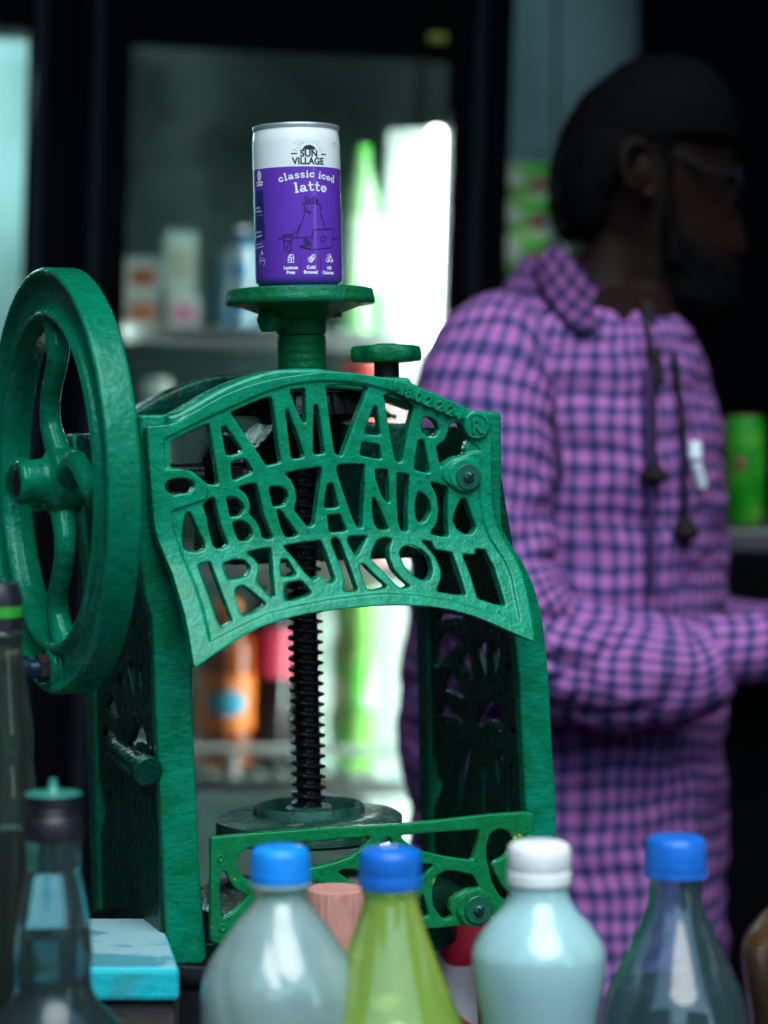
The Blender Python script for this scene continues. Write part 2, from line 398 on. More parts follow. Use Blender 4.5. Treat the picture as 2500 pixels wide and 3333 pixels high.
# raised number and registered mark
nb = []
for ch, (cx, cy), an in zip('1802221', [(748, 238), (800, 265), (890, 300), (985, 340), (1085, 385), (1180, 425), (1265, 465)], [-22, -22, -24, -24, -25, -26, -27]):
    b = text2d(ch, .0092, .00012, .0017, .0002); p = pp(B((cx, cy))[0], -.003)
    xf(b, T(p[0], -.0030, p[1]) @ Matrix.Rotation(R(-an), 4, 'Y') @ Matrix.Rotation(R(90), 4, 'X') @ T(0, -.0036, 0)); nb.append(b)
nb.append(xf(box(-.0022, .0022, -.0012, 0, -.003, .003, .0004), T(*[(lambda p: (p[0], -.0028, p[1]))(pp(B((690, 205))[0], -.003))][0])))
obj('serial_number', joinbm(*nb), M_green, plate)
p = pp((bx, by), -.003)
b = joinbm(xf(text2d('R', .0120, .0002, .0008, .0003), T(p[0], -.0040, p[1]) @ Matrix.Rotation(R(90), 4, 'X') @ T(0, -.0044, 0)),
           xf(lathe([(.0066, 0), (.0070, .001), (.0078, .001), (.0083, 0)], 40), T(p[0], -.0034, p[1]) @ Matrix.Rotation(R(90), 4, 'X')))
obj('registered_mark', b, M_green, plate)
def washer_screw(px, py, y, parent, r, hr):
    v = hit(MMi, px, py, 1, y); c = Matrix.Translation(v) @ Matrix.Rotation(R(90), 4, 'X')
    obj('washer', xf(lathe([(hr * .6, 0), (hr * .6, .0014), (r - .0004, .0014), (r, .001), (r, 0)], 40), c), M_steel_bolt, parent)
    hd = lathe([(0, .0034), (hr * .5, .0032), (hr * .85, .0024), (hr, .0012), (hr, .0002)], 24)
    for s in (0, 1):
        pass
    so_ = obj('screw_head', xf(hd, c @ T(0, 0, .001)), M_steel_bolt, parent)
    sl_ = joinbm(xf(box(-hr * .75, hr * .75, -hr * .14, hr * .14, .0031, .0046), c @ Matrix.Rotation(R(40), 4, 'Z')), xf(box(-hr * .75, hr * .75, -hr * .14, hr * .14, .00312, .00455), c @ Matrix.Rotation(R(130), 4, 'Z')))
    obj('screw_slot', sl_, M_oily, so_ if False else parent, smooth=False)
wx, wy = B((1335, 1030))[0]
washer_screw(wx, wy, -.0036, plate, .0083, .0036)

# side frames: front post, openwork side wall, rear post
YF = .0115                                # front face of the posts
lpost_l = A((-12, 470), (-8, 1000), (0, 1400)) + [(457, 1828), (472, 1941), (495, 2016), (503, 2167), (507, 2300), (515, 2463), (526, 2680), (537, 2897), (548, 3060), (550, 3140)]
lpost_r = [(660, 3140), (676, 3114), (659, 2940), (650, 2788), (643, 2625), (634, 2463), (629, 2300), (627, 2160), (612, 2000), (580, 1850), (560, 1700), (545, 1500), (542, 1356)] + A((222, 468))
rpost_r = B((1500, 440), (1620, 440), (1640, 470), (1645, 900), (1640, 1300), (1655, 1500)) + D((1420, 310), (1480, 400), (1580, 560), (1645, 700)) + G((1250, 0), (1290, 150), (1312, 330), (1342, 600), (1362, 900), (1380, 1300)) + [(1811, 2588), (1815, 2737), (1822, 3100)]
rpost_l = [(1740, 3100), (1725, 2780)] + G((1140, 1900), (1120, 1500), (1100, 1100), (1080, 700), (1050, 420)) + [(1670, 2000), (1630, 1850), (1590, 1700), (1580, 1500), (1575, 1345)]
fy = lambda x, y, d: Vector((x, d, y))
DEP = .185
XR = mp(G((1095, 1000))[0], YF)[0] + .001
XL = mp((512, 2350), YF)[0] + .006
def side_frame(post, x_in, holes, name, m, flip=1, label=None):
    pl = fillet(mpl(post, YF), .002)
    front = solid(pl, [], YF, YF + .012, .0022, fy, 3)
    zt = mp((1055, 1395), YF)[1]; z0 = .0
    w = [(YF + .008, z0), (YF + DEP - .006, z0), (YF + DEP - .006, zt), (YF + .008, zt)]
    zk = mp((1055, 1990), YF)[1]; top_in = -.0185 if flip > 0 else -.010
    def bendx(z): return top_in * max(0, min(1, (z - zk) / (zt - zk)))
    lo, hi = (x_in, x_in + .005) if flip > 0 else (x_in - .005, x_in)
    web = solid(w, holes, lo, hi, .001, lambda a, b, d: Vector((d, a, b)))
    bmesh.ops.bisect_plane(web, geom=web.verts[:] + web.edges[:] + web.faces[:], plane_co=(0, 0, zk), plane_no=(0, 0, 1))
    for v in web.verts: v.co.x += bendx(v.co.z)
    back = box(lo - .003, hi + .003, YF + DEP - .022, YF + DEP, .0, zt, .002)
    bmesh.ops.bisect_plane(back, geom=back.verts[:] + back.edges[:] + back.faces[:], plane_co=(0, 0, zk), plane_no=(0, 0, 1))
    for v in back.verts: v.co.x += bendx(v.co.z)
    o = obj(name, joinbm(front, back), M_green_brush, mach)
    if label: o['label'] = label
    obj('side_web', web, m, o)
    return o
HR = [G((300,600),(330,400),(385,330),(420,308),(490,320),(540,370),(400,540),(325,630)), G((530,565),(620,465),(660,740)), G((380,800),(470,655),(570,880)),
      G((690,430),(720,395),(775,390),(780,690),(765,690)), G((830,470),(850,410),(890,415),(897,520),(865,690)), G((945,770),(965,560),(1000,600)),
      G((335,1045),(385,930),(480,1010),(570,1110),(550,1140),(480,1060),(400,1035)),
      G((660,1080),(700,1085),(760,980),(810,920),(870,930),(920,1010),(945,1130),(905,1190),(850,1100),(800,1080),(730,1165)),
      G((325,200),(345,140),(400,130),(575,158),(440,170)), G((1000,1200),(1050,1150),(1060,1190),(1020,1230)),
      G((280,1560),(320,1320),(340,1600),(385,1660),(300,1900)), G((405,1540),(450,1460),(460,1540),(435,1570)),
      G((535,1600),(575,1345),(630,1365),(575,1720),(525,1960)), G((735,1500),(780,1480),(770,1950),(750,1950)), G((860,1430),(930,1410),(885,1670)),
      G((975,1500),(1015,1490),(990,1900),(970,1900)), G((405,2010),(440,1910),(452,2010)), G((660,2010),(680,1930),(700,2010))]
HRm = [fillet([mx(p, XR) for p in h], .0012, 3) for h in HR]
ymin, ymax = YF + .012, YF + DEP - .012
def keepin(h):
    a0, a1 = min(a for a, b in h), max(a for a, b in h); k = min(1, (ymax - ymin - .002) / (a1 - a0))
    h = [(a0 + (a - a0) * k, b) for a, b in h]; a1 = max(a for a, b in h)
    d = min(0, ymax - a1) + max(0, ymin - a0); return [(a + d, b) for a, b in h]
HRm = [keepin(h) for h in HRm]
HRm = [h for h in HRm if max(a for a, b in h) - min(a for a, b in h) > .003]
side_frame(rpost_r + rpost_l, XR, HRm, 'side_frame', M_green_shade, 1)
side_frame(lpost_l + lpost_r, XL, HRm, 'side_frame', M_green_shade, -1)

# screw axis
YS = .085
def sx(px, py): return mp((px, py), YS)
XS, _ = sx(1000, 2350)
ZS = lambda py: sx(1000, py)[1]
# bridge on top
tb = A((235, 480), (330, 455), (450, 388), (650, 270), (780, 205), (900, 155), (1100, 87), (1220, 62), (1400, 52)) + B((0, 52), (60, 62), (200, 85), (400, 115), (560, 128), (720, 130), (820, 138), (835, 180), (1000, 262), (1200, 350), (1330, 440), (1380, 480)) + B((1200, 480), (900, 420), (500, 270), (0, 230)) + A((1300, 240), (900, 400), (600, 530), (400, 640), (240, 640))
obj('top_bridge', solid(fillet(mpl(tb, .03), .002), [], .03, .062, .003, fy, 3), M_green, mach)
obj('rear_bridge', solid(fillet(mpl(tb, .03), .002), [], YF + DEP - .03, YF + DEP - .004, .003, fy, 3), M_green_shade, mach)
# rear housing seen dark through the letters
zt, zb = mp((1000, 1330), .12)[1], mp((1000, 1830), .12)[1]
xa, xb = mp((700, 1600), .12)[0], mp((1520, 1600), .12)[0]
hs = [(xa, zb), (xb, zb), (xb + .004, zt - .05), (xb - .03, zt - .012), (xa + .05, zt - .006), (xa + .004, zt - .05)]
obj('gear_housing', solid(fillet(hs, .012), [], .118, YF + DEP - .014, .003, fy), M_green_shade, mach)
# gears and shaft
WX, WZ = mp((195, 1567), .08)
def gear(r, h, n, tooth):
    def fn(a, z): return 1 + tooth * (1 if math.sin(a * n) > 0 else 0)
    return lathe([(0, 0), (r * .25, 0), (r * .25, -.006), (r * .45, -.006), (r * .8, 0), (r, 0), (r * .93, h), (0, h)], n * 6, fn)
zg = mp((1000, 1500), YS)[1]
obj('crown_gear', xf(gear(.050, .014, 34, .06), T(XS, YS, zg + .03)), M_oily, mach)
obj('bevel_gear', xf(gear(.026, .014, 18, .09), T(XS - .062, YS, WZ) @ AX['x']), M_oily, mach)
obj('crank_shaft', rod((WX - .02, YS, WZ), (XS - .03, YS, WZ), .0095, 24), M_oily, mach)
# feed screw
def screw(r0, r1, z0, z1, pitch, seg=40, per=14):
    bm = bmesh.new(); n = int((z1 - z0) / pitch * per); rings = []
    pr = lambda t: 0 if t < .30 else ((t - .30) / .17 if t < .47 else (1 if t < .72 else max(0, 1 - (t - .72) / .2)))
    for i in range(n + 1):
        z = z0 + (z1 - z0) * i / n; ring = []
        for k in range(seg):
            a = 2 * math.pi * k / seg; t = ((z - z0) / pitch + k / seg) % 1
            r = r0 + (r1 - r0) * pr(t); ring.append(bm.verts.new((r * math.cos(a), r * math.sin(a), z)))
        rings.append(ring)
    for a, b in zip(rings, rings[1:]):
        for k in range(seg): bm.faces.new((a[k], a[(k + 1) % seg], b[(k + 1) % seg], b[k]))
    bm.faces.new(rings[0]); bm.faces.new(rings[-1]); return bm
z_disc = ZS(2652)
PXM = .00019 * 1.055                      # metres per photo pixel at the screw
obj('feed_screw', xf(screw(40 * PXM, 58 * PXM, z_disc, ZS(1380), 34 * PXM), T(XS, YS, 0)), M_oily, mach, angle=30)
# pressing disc
rd = 306 * PXM; h = z_disc
dp = [(0, h - .012), (rd * .9, h - .014), (rd - .002, h - .014), (rd, h - .012), (rd, h - .002), (rd - .003, h), (rd * .66, h + .001), (rd * .60, h + .0015), (rd * .585, h + .006), (rd * .565, h + .0072), (rd * .54, h + .006), (rd * .52, h + .001), (rd * .35, h + .0005), (rd * .26, h + .001), (rd * .25, h + .005), (rd * .23, h + .006), (0, h + .006)]
pd = obj('pressing_disc', xf(lathe(dp, 96, lambda a, z: 1 + .006 * math.sin(3 * a + 1) + .004 * math.sin(7 * a)), T(XS, YS, 0)), M_disc, mach)
# collar, neck, flange
XN, ZFT = sx(978, 940)
zz = lambda py: sx(978, py)[1]
rn = 80 * PXM
nk = []
for i in range(9):
    z0 = zz(1215) + (zz(1092) - zz(1215)) * i / 9; z1 = zz(1215) + (zz(1092) - zz(1215)) * (i + 1) / 9
    nk += [(rn * (1.0 if i % 2 else .985), z0 + .0004), (rn * (1.0 if i % 2 else .985), z1 - .0004)]
obj('screw_neck', xf(lathe([(0, zz(1260)), (rn * 1.12, zz(1260)), (rn * 1.1, zz(1228))] + nk + [(0, zz(1092))], 64), T(XN, YS, 0)), M_green_dark, mach)
cl = obj('screw_collar', xf(lathe([(0, zz(1091)), (rn * .93, zz(1091)), (rn * 1.0, zz(1084)), (rn * 1.02, zz(1078)), (rn * 1.0, zz(1060)), (rn * 1.01, zz(1040)), (rn * .99, zz(1000)), (0, zz(1000))], 64), T(XN, YS, 0)), M_green_dark, mach)
bz = zz(1046); ba = R(205)
bd = Vector((math.cos(ba), math.sin(ba), .02))
c0 = Vector((XN, YS, bz)) + bd * rn * .9
hexb = lathe([(0, 0), (.0062, 0), (.0062, .010), (.0085, .010), (.0088, .0108), (.0088, .0165), (.0078, .0178), (.003, .0182), (0, .0174)], 6)
Rq = bd.to_track_quat('Z', 'Y').to_matrix().to_4x4()
obj('set_bolt', xf(hexb, T(*c0) @ Rq), M_green_dark, cl, smooth=False)
rf = 243 * PXM
def fl(a, z): return 1 + .010 * math.sin(2 * a + .6) + .007 * math.sin(5 * a) + .004 * math.sin(11 * a)
zr = zz(993)
fp_ = [(0, ZFT - .0006), (rf * .55, ZFT - .0004), (rf * .9, ZFT), (rf * .965, ZFT - .0008), (rf * .985, ZFT - .0035), (rf * .985, ZFT - .0055), (rf * .995, ZFT - .0062), (rf, ZFT - .0075), (rf * 1.0, zr + .001), (rf * .985, zr), (rf * .80, zr - .0012), (rf * .5, zz(1026)), (rn * 1.25, zz(1036)), (rn * 1.05, zz(1044)), (0, zz(1044))]
obj('top_flange', xf(lathe(fp_, 120, fl), T(XN, YS, 0)), M_green_dark, mach)
# gusset under the flange, right of the neck
obj('flange_rib', xf(box(0, rf * .55, -.004, .004, zz(1036), zz(985), .001), T(XN, YS, 0) @ Matrix.Rotation(R(-25), 4, 'Z')), M_green_dark, mach)
# star knob
YK = .05
XK, ZK = mp((1257, 1150), YK)
rk = 118 * .00019 * 1.03
kn = lathe([(0, .0060), (.30, .0062), (.36, .0045), (.80, .0052), (.95, .0045), (1, .0025), (1, -.0035), (.95, -.0052), (.6, -.006), (0, -.006)], 120,)
for v in kn.verts:
    r = math.hypot(v.co.x, v.co.y); a = math.atan2(v.co.y, v.co.x)
    f = 1 - .13 * (r ** 2) * (.5 - .5 * math.cos(6 * a + 1.2)) if r > .5 else 1
    v.co.x *= rk * f; v.co.y *= rk * f
kb = obj('star_knob', xf(kn, T(XK, YK, ZK)), M_green_dark, mach)
obj('knob_stem', rod((XK, YK, mp((1257, 1255), YK)[1]), (XK, YK, ZK - .005), .0082, 24), M_rust, kb)
# flywheel
WM = T(WX, .08, WZ) @ Matrix.Rotation(R(4.0), 4, 'Z') @ Matrix.Rotation(R(-90), 4, 'Y')   # local +z = outward (left)
rw = .134
hw = .0105
rp = [(.76, -hw * .7), (.745, 0), (.75, hw * .55), (.765, hw * .95), (.785, hw * 1.05), (.805, hw * .85), (.815, hw * .55), (.84, hw * .45), (.93, hw * .5), (.955, hw * .75), (.965, hw), (.985, hw * 1.04), (.998, hw * .93), (1, hw * .8), (1, -hw * .85), (.99, -hw), (.965, -hw), (.955, -hw * .75), (.93, -hw * .5), (.84, -hw * .45), (.8, -hw * .9), (.77, -hw), (.76, -hw * .7)]
bmw = [lathe([(r * rw, z) for r, z in rp], 128)]
def wp(a, r, z=0): return Vector((math.cos(a) * r * rw, math.sin(a) * r * rw, z))
for k in range(4):
    a0 = k * math.pi / 2 + R(4)
    pts = []
    for i in range(15):
        t = i / 14; r = .08 + .70 * t
        a = a0 + .34 * math.sin(t * math.pi * 2 - .2) * (.35 + .65 * (1 - t))
        pts.append(wp(a, r, -.001 + .003 * math.sin(t * 3)))
    bmw.append(tube(pts, [.0088 - .0022 * math.sin(i / 14 * math.pi) for i in range(15)], 14, Vector((0, 0, 1)), 1.0))
bmw.append(lathe([(0, -.012), (.019, -.012), (.021, -.009), (.021, .006), (.0155, .010), (.0145, .013), (.0140, .026), (.0125, .028), (0, .028)], 48))
hx = wp(R(180), .875)
bmw.append(xf(lathe([(0, 0), (.013, 0), (.0125, .009), (.0105, .0115), (0, .0115)], 32), T(*hx)))
wb = voxel(joinbm(*bmw), .0009, 3)
fw = obj('flywheel', xf(wb, WM), M_green_wheel, mach, angle=None)
obj('axle_end', xf(lathe([(0, .0288), (.008, .0286), (.0085, .028)], 24), WM), M_oily, fw)
M_stud = rough_up(mat('blued_steel', (.02, .04, .075), .35, metal=.7), 300, .3, .001)
hb = joinbm(lathe([(0, 0), (.0088, 0), (.0088, .006), (.0, .006)], 6))
obj('handle_nut', xf(hb, WM @ T(*hx) @ T(0, 0, .0115)), M_rust, fw, smooth=False)
obj('handle_stud', xf(joinbm(lathe([(0, .017), (.006, .017), (.006, .024), (.0085, .024), (.0092, .027), (.0092, .033), (.008, .036), (.0065, .037), (.0065, .046), (0, .046)], 24)), WM @ T(*hx)), M_stud, fw)
M_grip = rough_up(mat('dark_wood_grip', (.03, .018, .012), .5), 60, .3, .002)
obj('handle_grip', xf(lathe([(0, .046), (.009, .046), (.0125, .06), (.0135, .085), (.012, .115), (.010, .125), (0, .128)], 24), WM @ T(*hx)), M_grip, fw)
# lower bracket
YB = -.002
bo = E((105, 345), (500, 312), (1000, 272), (1500, 242)) + Fx((300, 227), (700, 187), (1100, 142), (1400, 120), (1488, 130), (1497, 370), (1492, 560), (1420, 760), (1340, 900), (1240, 1000), (1150, 1092), (1000, 1122), (800, 1150), (600, 1168), (480, 1178)) + E((1000, 1245), (180, 1312), (105, 1290))
bh = [E((335,560),(370,490),(450,440),(600,405),(1000,390),(1300,362),(1545,345),(1500,400),(1440,470),(1350,530),(1200,582),(1000,625),(800,690),(600,745),(470,745),(400,710),(350,640)),
 E((185,660),(240,658),(270,740),(330,820),(432,870),(390,940),(300,1030),(215,1078),(190,1040)),
 E((560,1000),(700,880),(850,800),(960,770),(1060,752),(1130,762),(1215,815),(1330,900),(1400,1000),(1420,1080),(600,1180),(520,1120)),
 E((1240,660),(1290,640),(1420,635)) + Fx((100,605),(300,580),(500,588),(588,597),(480,715),(200,790)) + E((1420,785),(1330,720)),
 Fx((95,425),(160,345),(200,358),(228,428),(160,440)),
 Fx((290,330),(640,303),(1000,280),(985,400),(940,555),(700,522),(480,472),(380,422),(310,362)),
 Fx((590,770),(620,690),(700,650),(800,655),(940,690),(1000,800),(900,812),(800,862),(742,920),(732,1000),(757,1062),(700,1087),(650,1062),(582,960),(575,850)),
 Fx((430,870),(490,862),(547,1050),(480,1077),(420,1050)),
 Fx((1200,272),(1260,300),(1305,380),(1290,450),(1225,525),(1150,560),(1115,600),(1130,660),(1200,780),(1290,880),(1240,922),(1180,872),(1120,762),(1090,650),(1065,540),(1062,430),(1090,330),(1140,285))]
fbo = fillet(mpl(bo, YB), .0015); fbh = [fillet(mpl(h_, YB), .0014) for h_ in bh]
b0 = solid(fbo, fbh, YB, YB + .0065, .0008, fy)
lip = [(x, z) for x, z in fbo]
def dsk(px, py, r, y0, y1):
    x, z = mp((px, py), y0); return xf(lathe([(0, 0), (r - .0004, 0), (r, .0004), (r, y1 - y0), (0, y1 - y0)], 32), T(x, y0, z) @ Matrix.Rotation(R(-90), 4, 'X'))
qx, qy = Fx((985, 1000))[0]
b0 = joinbm(b0, dsk(qx - 8, qy - 4, .0120, YB - .0022, YB + .003))
br = obj('lower_bracket', voxel(b0, .0006, 2), M_green_bright, mach, angle=None)
br['label'] = 'openwork green bracket with yellowish paint chips across the front of the base'
washer_screw(qx, qy, YB - .0024, br, .0091, .0036)
for e in E((185, 535), (205, 1160)) + Fx((1430, 315)):
    v = hit(MMi, e[0], e[1], 1, YB - .0002)
    obj('rivet_head', xf(lathe([(0, .0004), (.0012, .0005), (.0018, .0009), (.0022, .0004), (.0024, -.0005)], 20), Matrix.Translation(v) @ Matrix.Rotation(R(90), 4, 'X')), M_green_bright, br)
# cutter drum and base below the bracket
zc = mp((1000, 2905), YS)[1]
cd = obj('cutter_table', xf(lathe([(0, zc - .012), (.084, zc - .012), (.090, zc - .009), (.090, zc - .002), (.087, zc), (.075, zc + .001), (.072, zc - .003), (0, zc - .004)], 72), T(XS + .01, YS, 0)), M_green_shade, mach)
obj('base_skirt', xf(lathe([(.085, .001), (.085, zc - .013), (.07, zc - .013), (.07, .001), (.085, .001)], 64), T(XS + .012, YS, 0)), M_green_shade, mach)
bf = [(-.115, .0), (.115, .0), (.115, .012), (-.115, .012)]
obj('base_plate', solid(fillet([(-.118, YF + .05), (.118, YF + .05), (.118, YF + DEP - .01), (-.118, YF + DEP - .01)], .02), [], .0, .010, .002, lambda x, y, d: Vector((x, y, d))), M_green_shade, mach)
# knobbed lug on the left side wall
lg = hit(MMi, 480, 2502, 0, XL - .012)
obj('side_lug', joinbm(rod((XL - .013, lg.y + .002, lg.z), (XL - .013, lg.y + .075, lg.z + .004), .0062, 20), rod((XL - .013, lg.y - .006, lg.z - .001), (XL - .013, lg.y + .004, lg.z), .0092, 24),
    *[xf(lathe([(0, .0032), (.0015, .0028), (.0026, .001), (.003, 0)], 10), T(XL - .013, lg.y + .006, lg.z) @ Matrix.Rotation(R(60 * k), 4, 'Y') @ T(0, 0, .0060) ) for k in range(6)],
    *[xf(lathe([(0, .003), (.0016, .0024), (.003, 0)], 8), T(XL - .013, lg.y + .016 + .011 * i, lg.z + .001 * i) @ Matrix.Rotation(R(-60 - 60 * k), 4, 'Y') @ T(0, 0, .0057)) for i in range(6) for k in range(2)]), M_green_shade, mach)

# ------------------------------------------------------------------ the can
rc = 142 * .00019 * 1.053
CX, _ = sx(967, 930)
CM = MM @ T(CX, YS - .004, ZFT + .0003)
CMi = CM.inverted()
hc = zz(418) - ZFT
can = thing('drink_can', 'slim white and purple iced latte can standing on top of the green machine', 'can', CM)
zw = .0
def canz(px, py):
    o = CMi @ CAM; d = CMi.to_3x3() @ ray(px, py)
    a = d.x ** 2 + d.y ** 2; b = 2 * (o.x * d.x + o.y * d.y); c = o.x ** 2 + o.y ** 2 - rc * rc
    s = b * b - 4 * a * c
    t = (-b - math.sqrt(max(s, 0))) / (2 * a); q = o + d * t
    return math.atan2(q.x, -q.y) * rc, q.z          # (arc length u from the machine's front, height)
def KK(*p): return [canz(820 + .18083 * x, 380 + .18083 * y) for x, y in p]
def LL(*p): return [canz(820 + .18083 * x, 620 + .18083 * y) for x, y in p]
zsplit = KK((960, 890))[0][1]
pr_can = [(0, .003), (rc * .80, .002), (rc * .84, 0), (rc * .88, .0008), (rc * .985, .0035), (rc, .0065), (rc, zsplit), (rc, zsplit), (rc, hc - .0115), (rc * .995, hc - .009), (rc * .97, hc - .0045), (rc * .955, hc - .0028)]
bm = lathe(pr_can, 96)
for f in bm.faces: f.material_index = 1 if f.calc_center_median().z > zsplit else 0
obj('can_body', bm, [M_purple, M_white_can], can)
obj('can_rim', lathe([(rc * .955, hc - .003), (rc * .985, hc - .0026), (rc * .998, hc - .0014), (rc * .99, hc - .0003), (rc * .965, hc), (rc * .93, hc - .001), (rc * .90, hc - .004), (0, hc - .0045)], 96), M_alu, can)
LIFT = .00012
def wrap(bm, lift=LIFT):
    us = [v.co.x for v in bm.verts]; u = min(us) + .0012
    while u < max(us):
        bmesh.ops.bisect_plane(bm, geom=bm.verts[:] + bm.edges[:] + bm.faces[:], plane_co=(u, 0, 0), plane_no=(1, 0, 0)); u += .0012
    for v in bm.verts:
        u, z = v.co.x, v.co.y; a = u / rc; r = rc + lift
        if z > hc - .0115: r = rc * .985 + lift
        v.co = Vector((r * math.sin(a), -r * math.cos(a), z))
    return bm
def ribbon(bm, pts, wd, cyc=False):
    pts = [Vector(p) for p in pts]; n = len(pts)
    L, Rr = [], []
    for i in range(n):
        a = pts[(i - 1) % n] if cyc or i else pts[i]; b = pts[(i + 1) % n] if cyc or i < n - 1 else pts[i]
        t = (b - a)
        if t.length < 1e-9: t = Vector((1, 0))
        t.normalize(); nn = Vector((-t.y, t.x)) * wd / 2
        L.append(bm.verts.new((*(pts[i] + nn), 0))); Rr.append(bm.verts.new((*(pts[i] - nn), 0)))
    for i in range(n if cyc else n - 1):
        j = (i + 1) % n; bm.faces.new((L[i], L[j], Rr[j], Rr[i]))
    for i in ((0, n - 1) if not cyc else ()):
        disc(bm, pts[i], wd / 2)
def disc(bm, c, r, ry=None, n=12):
    bm.faces.new([bm.verts.new((c[0] + r * math.cos(2 * math.pi * k / n), c[1] + (ry or r) * math.sin(2 * math.pi * k / n), 0)) for k in range(n)])
def polyf(bm, pts): bm.faces.new([bm.verts.new((p[0], p[1], 0)) for p in pts])
def ctext(bm, s, u, z, size, off=0, ang=0, squeeze=1):
    t = text2d(s, size, off)
    xf(t, T(u, z, 0) @ Matrix.Rotation(ang, 4, 'Z') @ Matrix.Diagonal((squeeze, 1, 1, 1)))
    me = bpy.data.meshes.new('t'); t.to_mesh(me); t.free(); bm.from_mesh(me); bpy.data.meshes.remove(me)
UN = .0000380                              # metres per crop unit on the can front
def putdecal(name, bm, m, lift=LIFT): 
    wrap(bm, lift)
    for f in bm.faces:
        c = f.calc_center_median()
        f.normal_update()
        if f.normal.dot(Vector((c.x, c.y, 0))) < 0: f.normal_flip()
    me = bpy.data.meshes.new(name); bm.to_mesh(me); bm.free()
    me.materials.append(m); o = bpy.data.objects.new(name, me); col.objects.link(o); o.parent = can
    return o
# sun logo
bm = bmesh.new()
c = KK((1032, 590))[0]
n = 20; r0 = 113 * UN
polyf(bm, [(c[0] + r0 * math.cos(math.pi * k / n), c[1] + r0 * .70 * math.sin(math.pi * k / n)) for k in range(n + 1)])
u1 = KK((1032, 715))[0]; ctext(bm, 'SUN', u1[0], u1[1], 160 * UN, .00022)
u1 = KK((1025, 850))[0]; ctext(bm, 'VILLAGE', u1[0], u1[1], 158 * UN, .00022, 0, .95)
for a, b in (((715, 663), (805, 660)), ((1250, 674), (1320, 680))): ribbon(bm, KK(a, b), 22 * UN)
putdecal('logo_print', bm, M_black_ink)
bm = bmesh.new()
for a, b in (((740, 585), (820, 602)), ((812, 548), (880, 570)), ((760, 458), (800, 488)), ((835, 490), (880, 525)), ((800, 405), (912, 495)), ((900, 440), (935, 480)), ((965, 315), (970, 355)), ((935, 400), (960, 470)), ((985, 380), (992, 470)), ((1025, 310), (1025, 460)), ((1065, 400), (1060, 470)), ((1110, 420), (1090, 475)), ((1188, 370), (1170, 410)), ((1160, 425), (1122, 490)), ((1235, 415), (1150, 520)), ((1210, 518), (1195, 530)), ((1240, 545), (1192, 577)), ((1305, 590), (1275, 597)), ((1250, 603), (1210, 610))):
    ribbon(bm, KK(a, b), 7 * UN)
putdecal('sun_rays', bm, M_grey_ink)
bm = bmesh.new()
ribbon(bm, KK((1430, 365), (1505, 380), (1512, 552), (1440, 538)), 6 * UN, True)
cc = KK((1476, 457))[0]; disc(bm, cc, 26 * UN, 42 * UN, 20)
putdecal('green_mark', bm, M_green_ink)
# product lettering: heavy slab letters from strokes (x 0..w, y 0..1 x-height)
def arc(cx, cy, rx, ry, a0, a1, n=12): return [(cx + rx * math.cos(R(a0 + (a1 - a0) * k / n)), cy + ry * math.sin(R(a0 + (a1 - a0) * k / n))) for k in range(n + 1)]
LET = {
 'c': (.82, [(arc(.42, .5, .30, .38, 40, 320), .26), ([(.64, .72), (.66, .70)], .26)]),
 'l': (.46, [([(.24, .05), (.24, 1.42)], .28), ([(.06, .06), (.42, .06)], .16), ([(.08, 1.42), (.2, 1.42)], .15)]),
 'a': (.90, [(arc(.36, .28, .22, .2, 0, 360), .22), ([(.64, .15), (.64, .68)], .26), (arc(.42, .68, .22, .22, 0, 160), .20), ([(.64, .1), (.84, .1)], .17)]),
 's': (.74, [(arc(.37, .72, .23, .2, 20, 250, 10) + arc(.37, .28, .23, .2, 70, -160, 10), .22)]),
 'i': (.46, [([(.24, .06), (.24, .9)], .28), ([(.06, .06), (.42, .06)], .16), ([(.08, .9), (.2, .9)], .15), ([(.235, 1.30), (.245, 1.30)], .30)]),
 'e': (.84, [(arc(.42, .5, .30, .38, 0, 320, 14), .23), ([(.16, .5), (.70, .5)], .15)]),
 'd': (.92, [(arc(.38, .46, .27, .36, 0, 360, 16), .23), ([(.68, .06), (.68, 1.42)], .27), ([(.68, .07), (.86, .07)], .16), ([(.52, 1.42), (.64, 1.42)], .15)]),
 't': (.62, [([(.26, .28), (.26, 1.28)], .26), (arc(.42, .26, .16, .2, 180, 320, 8), .2), ([(.06, .88), (.56, .88)], .17)]),
 ' ': (.42, [])}
def slab(bm, s, base, size, gap=.03):         # base: list of (u, z) points the baseline follows
    tot = sum(LET[ch][0] + gap for ch in s); x = 0
    seg = [math.dist(a, b) for a, b in zip(base, base[1:])]; Ltot = sum(seg)
    def at(t):
        d = t * Ltot
        for (a, b), l in zip(zip(base, base[1:]), seg):
            if d <= l or (a, b) == (base[-2], base[-1]): return (a[0] + (b[0] - a[0]) * d / l, a[1] + (b[1] - a[1]) * d / l), math.atan2(b[1] - a[1], b[0] - a[0])
            d -= l
    sxw = Ltot / tot
    for ch in s:
        wd, st = LET[ch]; (ou, oz), an = at((x + wd / 2) / tot)
        for pts, wdt in st:
            q = []
            for px_, py_ in pts:
                dx, dy = (px_ - wd / 2) * sxw, py_ * size
                q.append((ou + dx * math.cos(an) - dy * math.sin(an), oz + dx * math.sin(an) + dy * math.cos(an)))
            ribbon(bm, q, wdt * .82 * (sxw + size) / 2)
        x += wd + gap
bm = bmesh.new()
slab(bm, 'classic iced', catmull(KK((490, 1190), (640, 1140), (850, 1103), (1020, 1090), (1150, 1097), (1300, 1130), (1480, 1195)), 6), 82 * UN)
slab(bm, 'latte', catmull(KK((770, 1370), (950, 1345), (1100, 1330), (1230, 1345), (1345, 1375)), 6), 112 * UN)
putdecal('product_lettering', bm, M_white_ink)
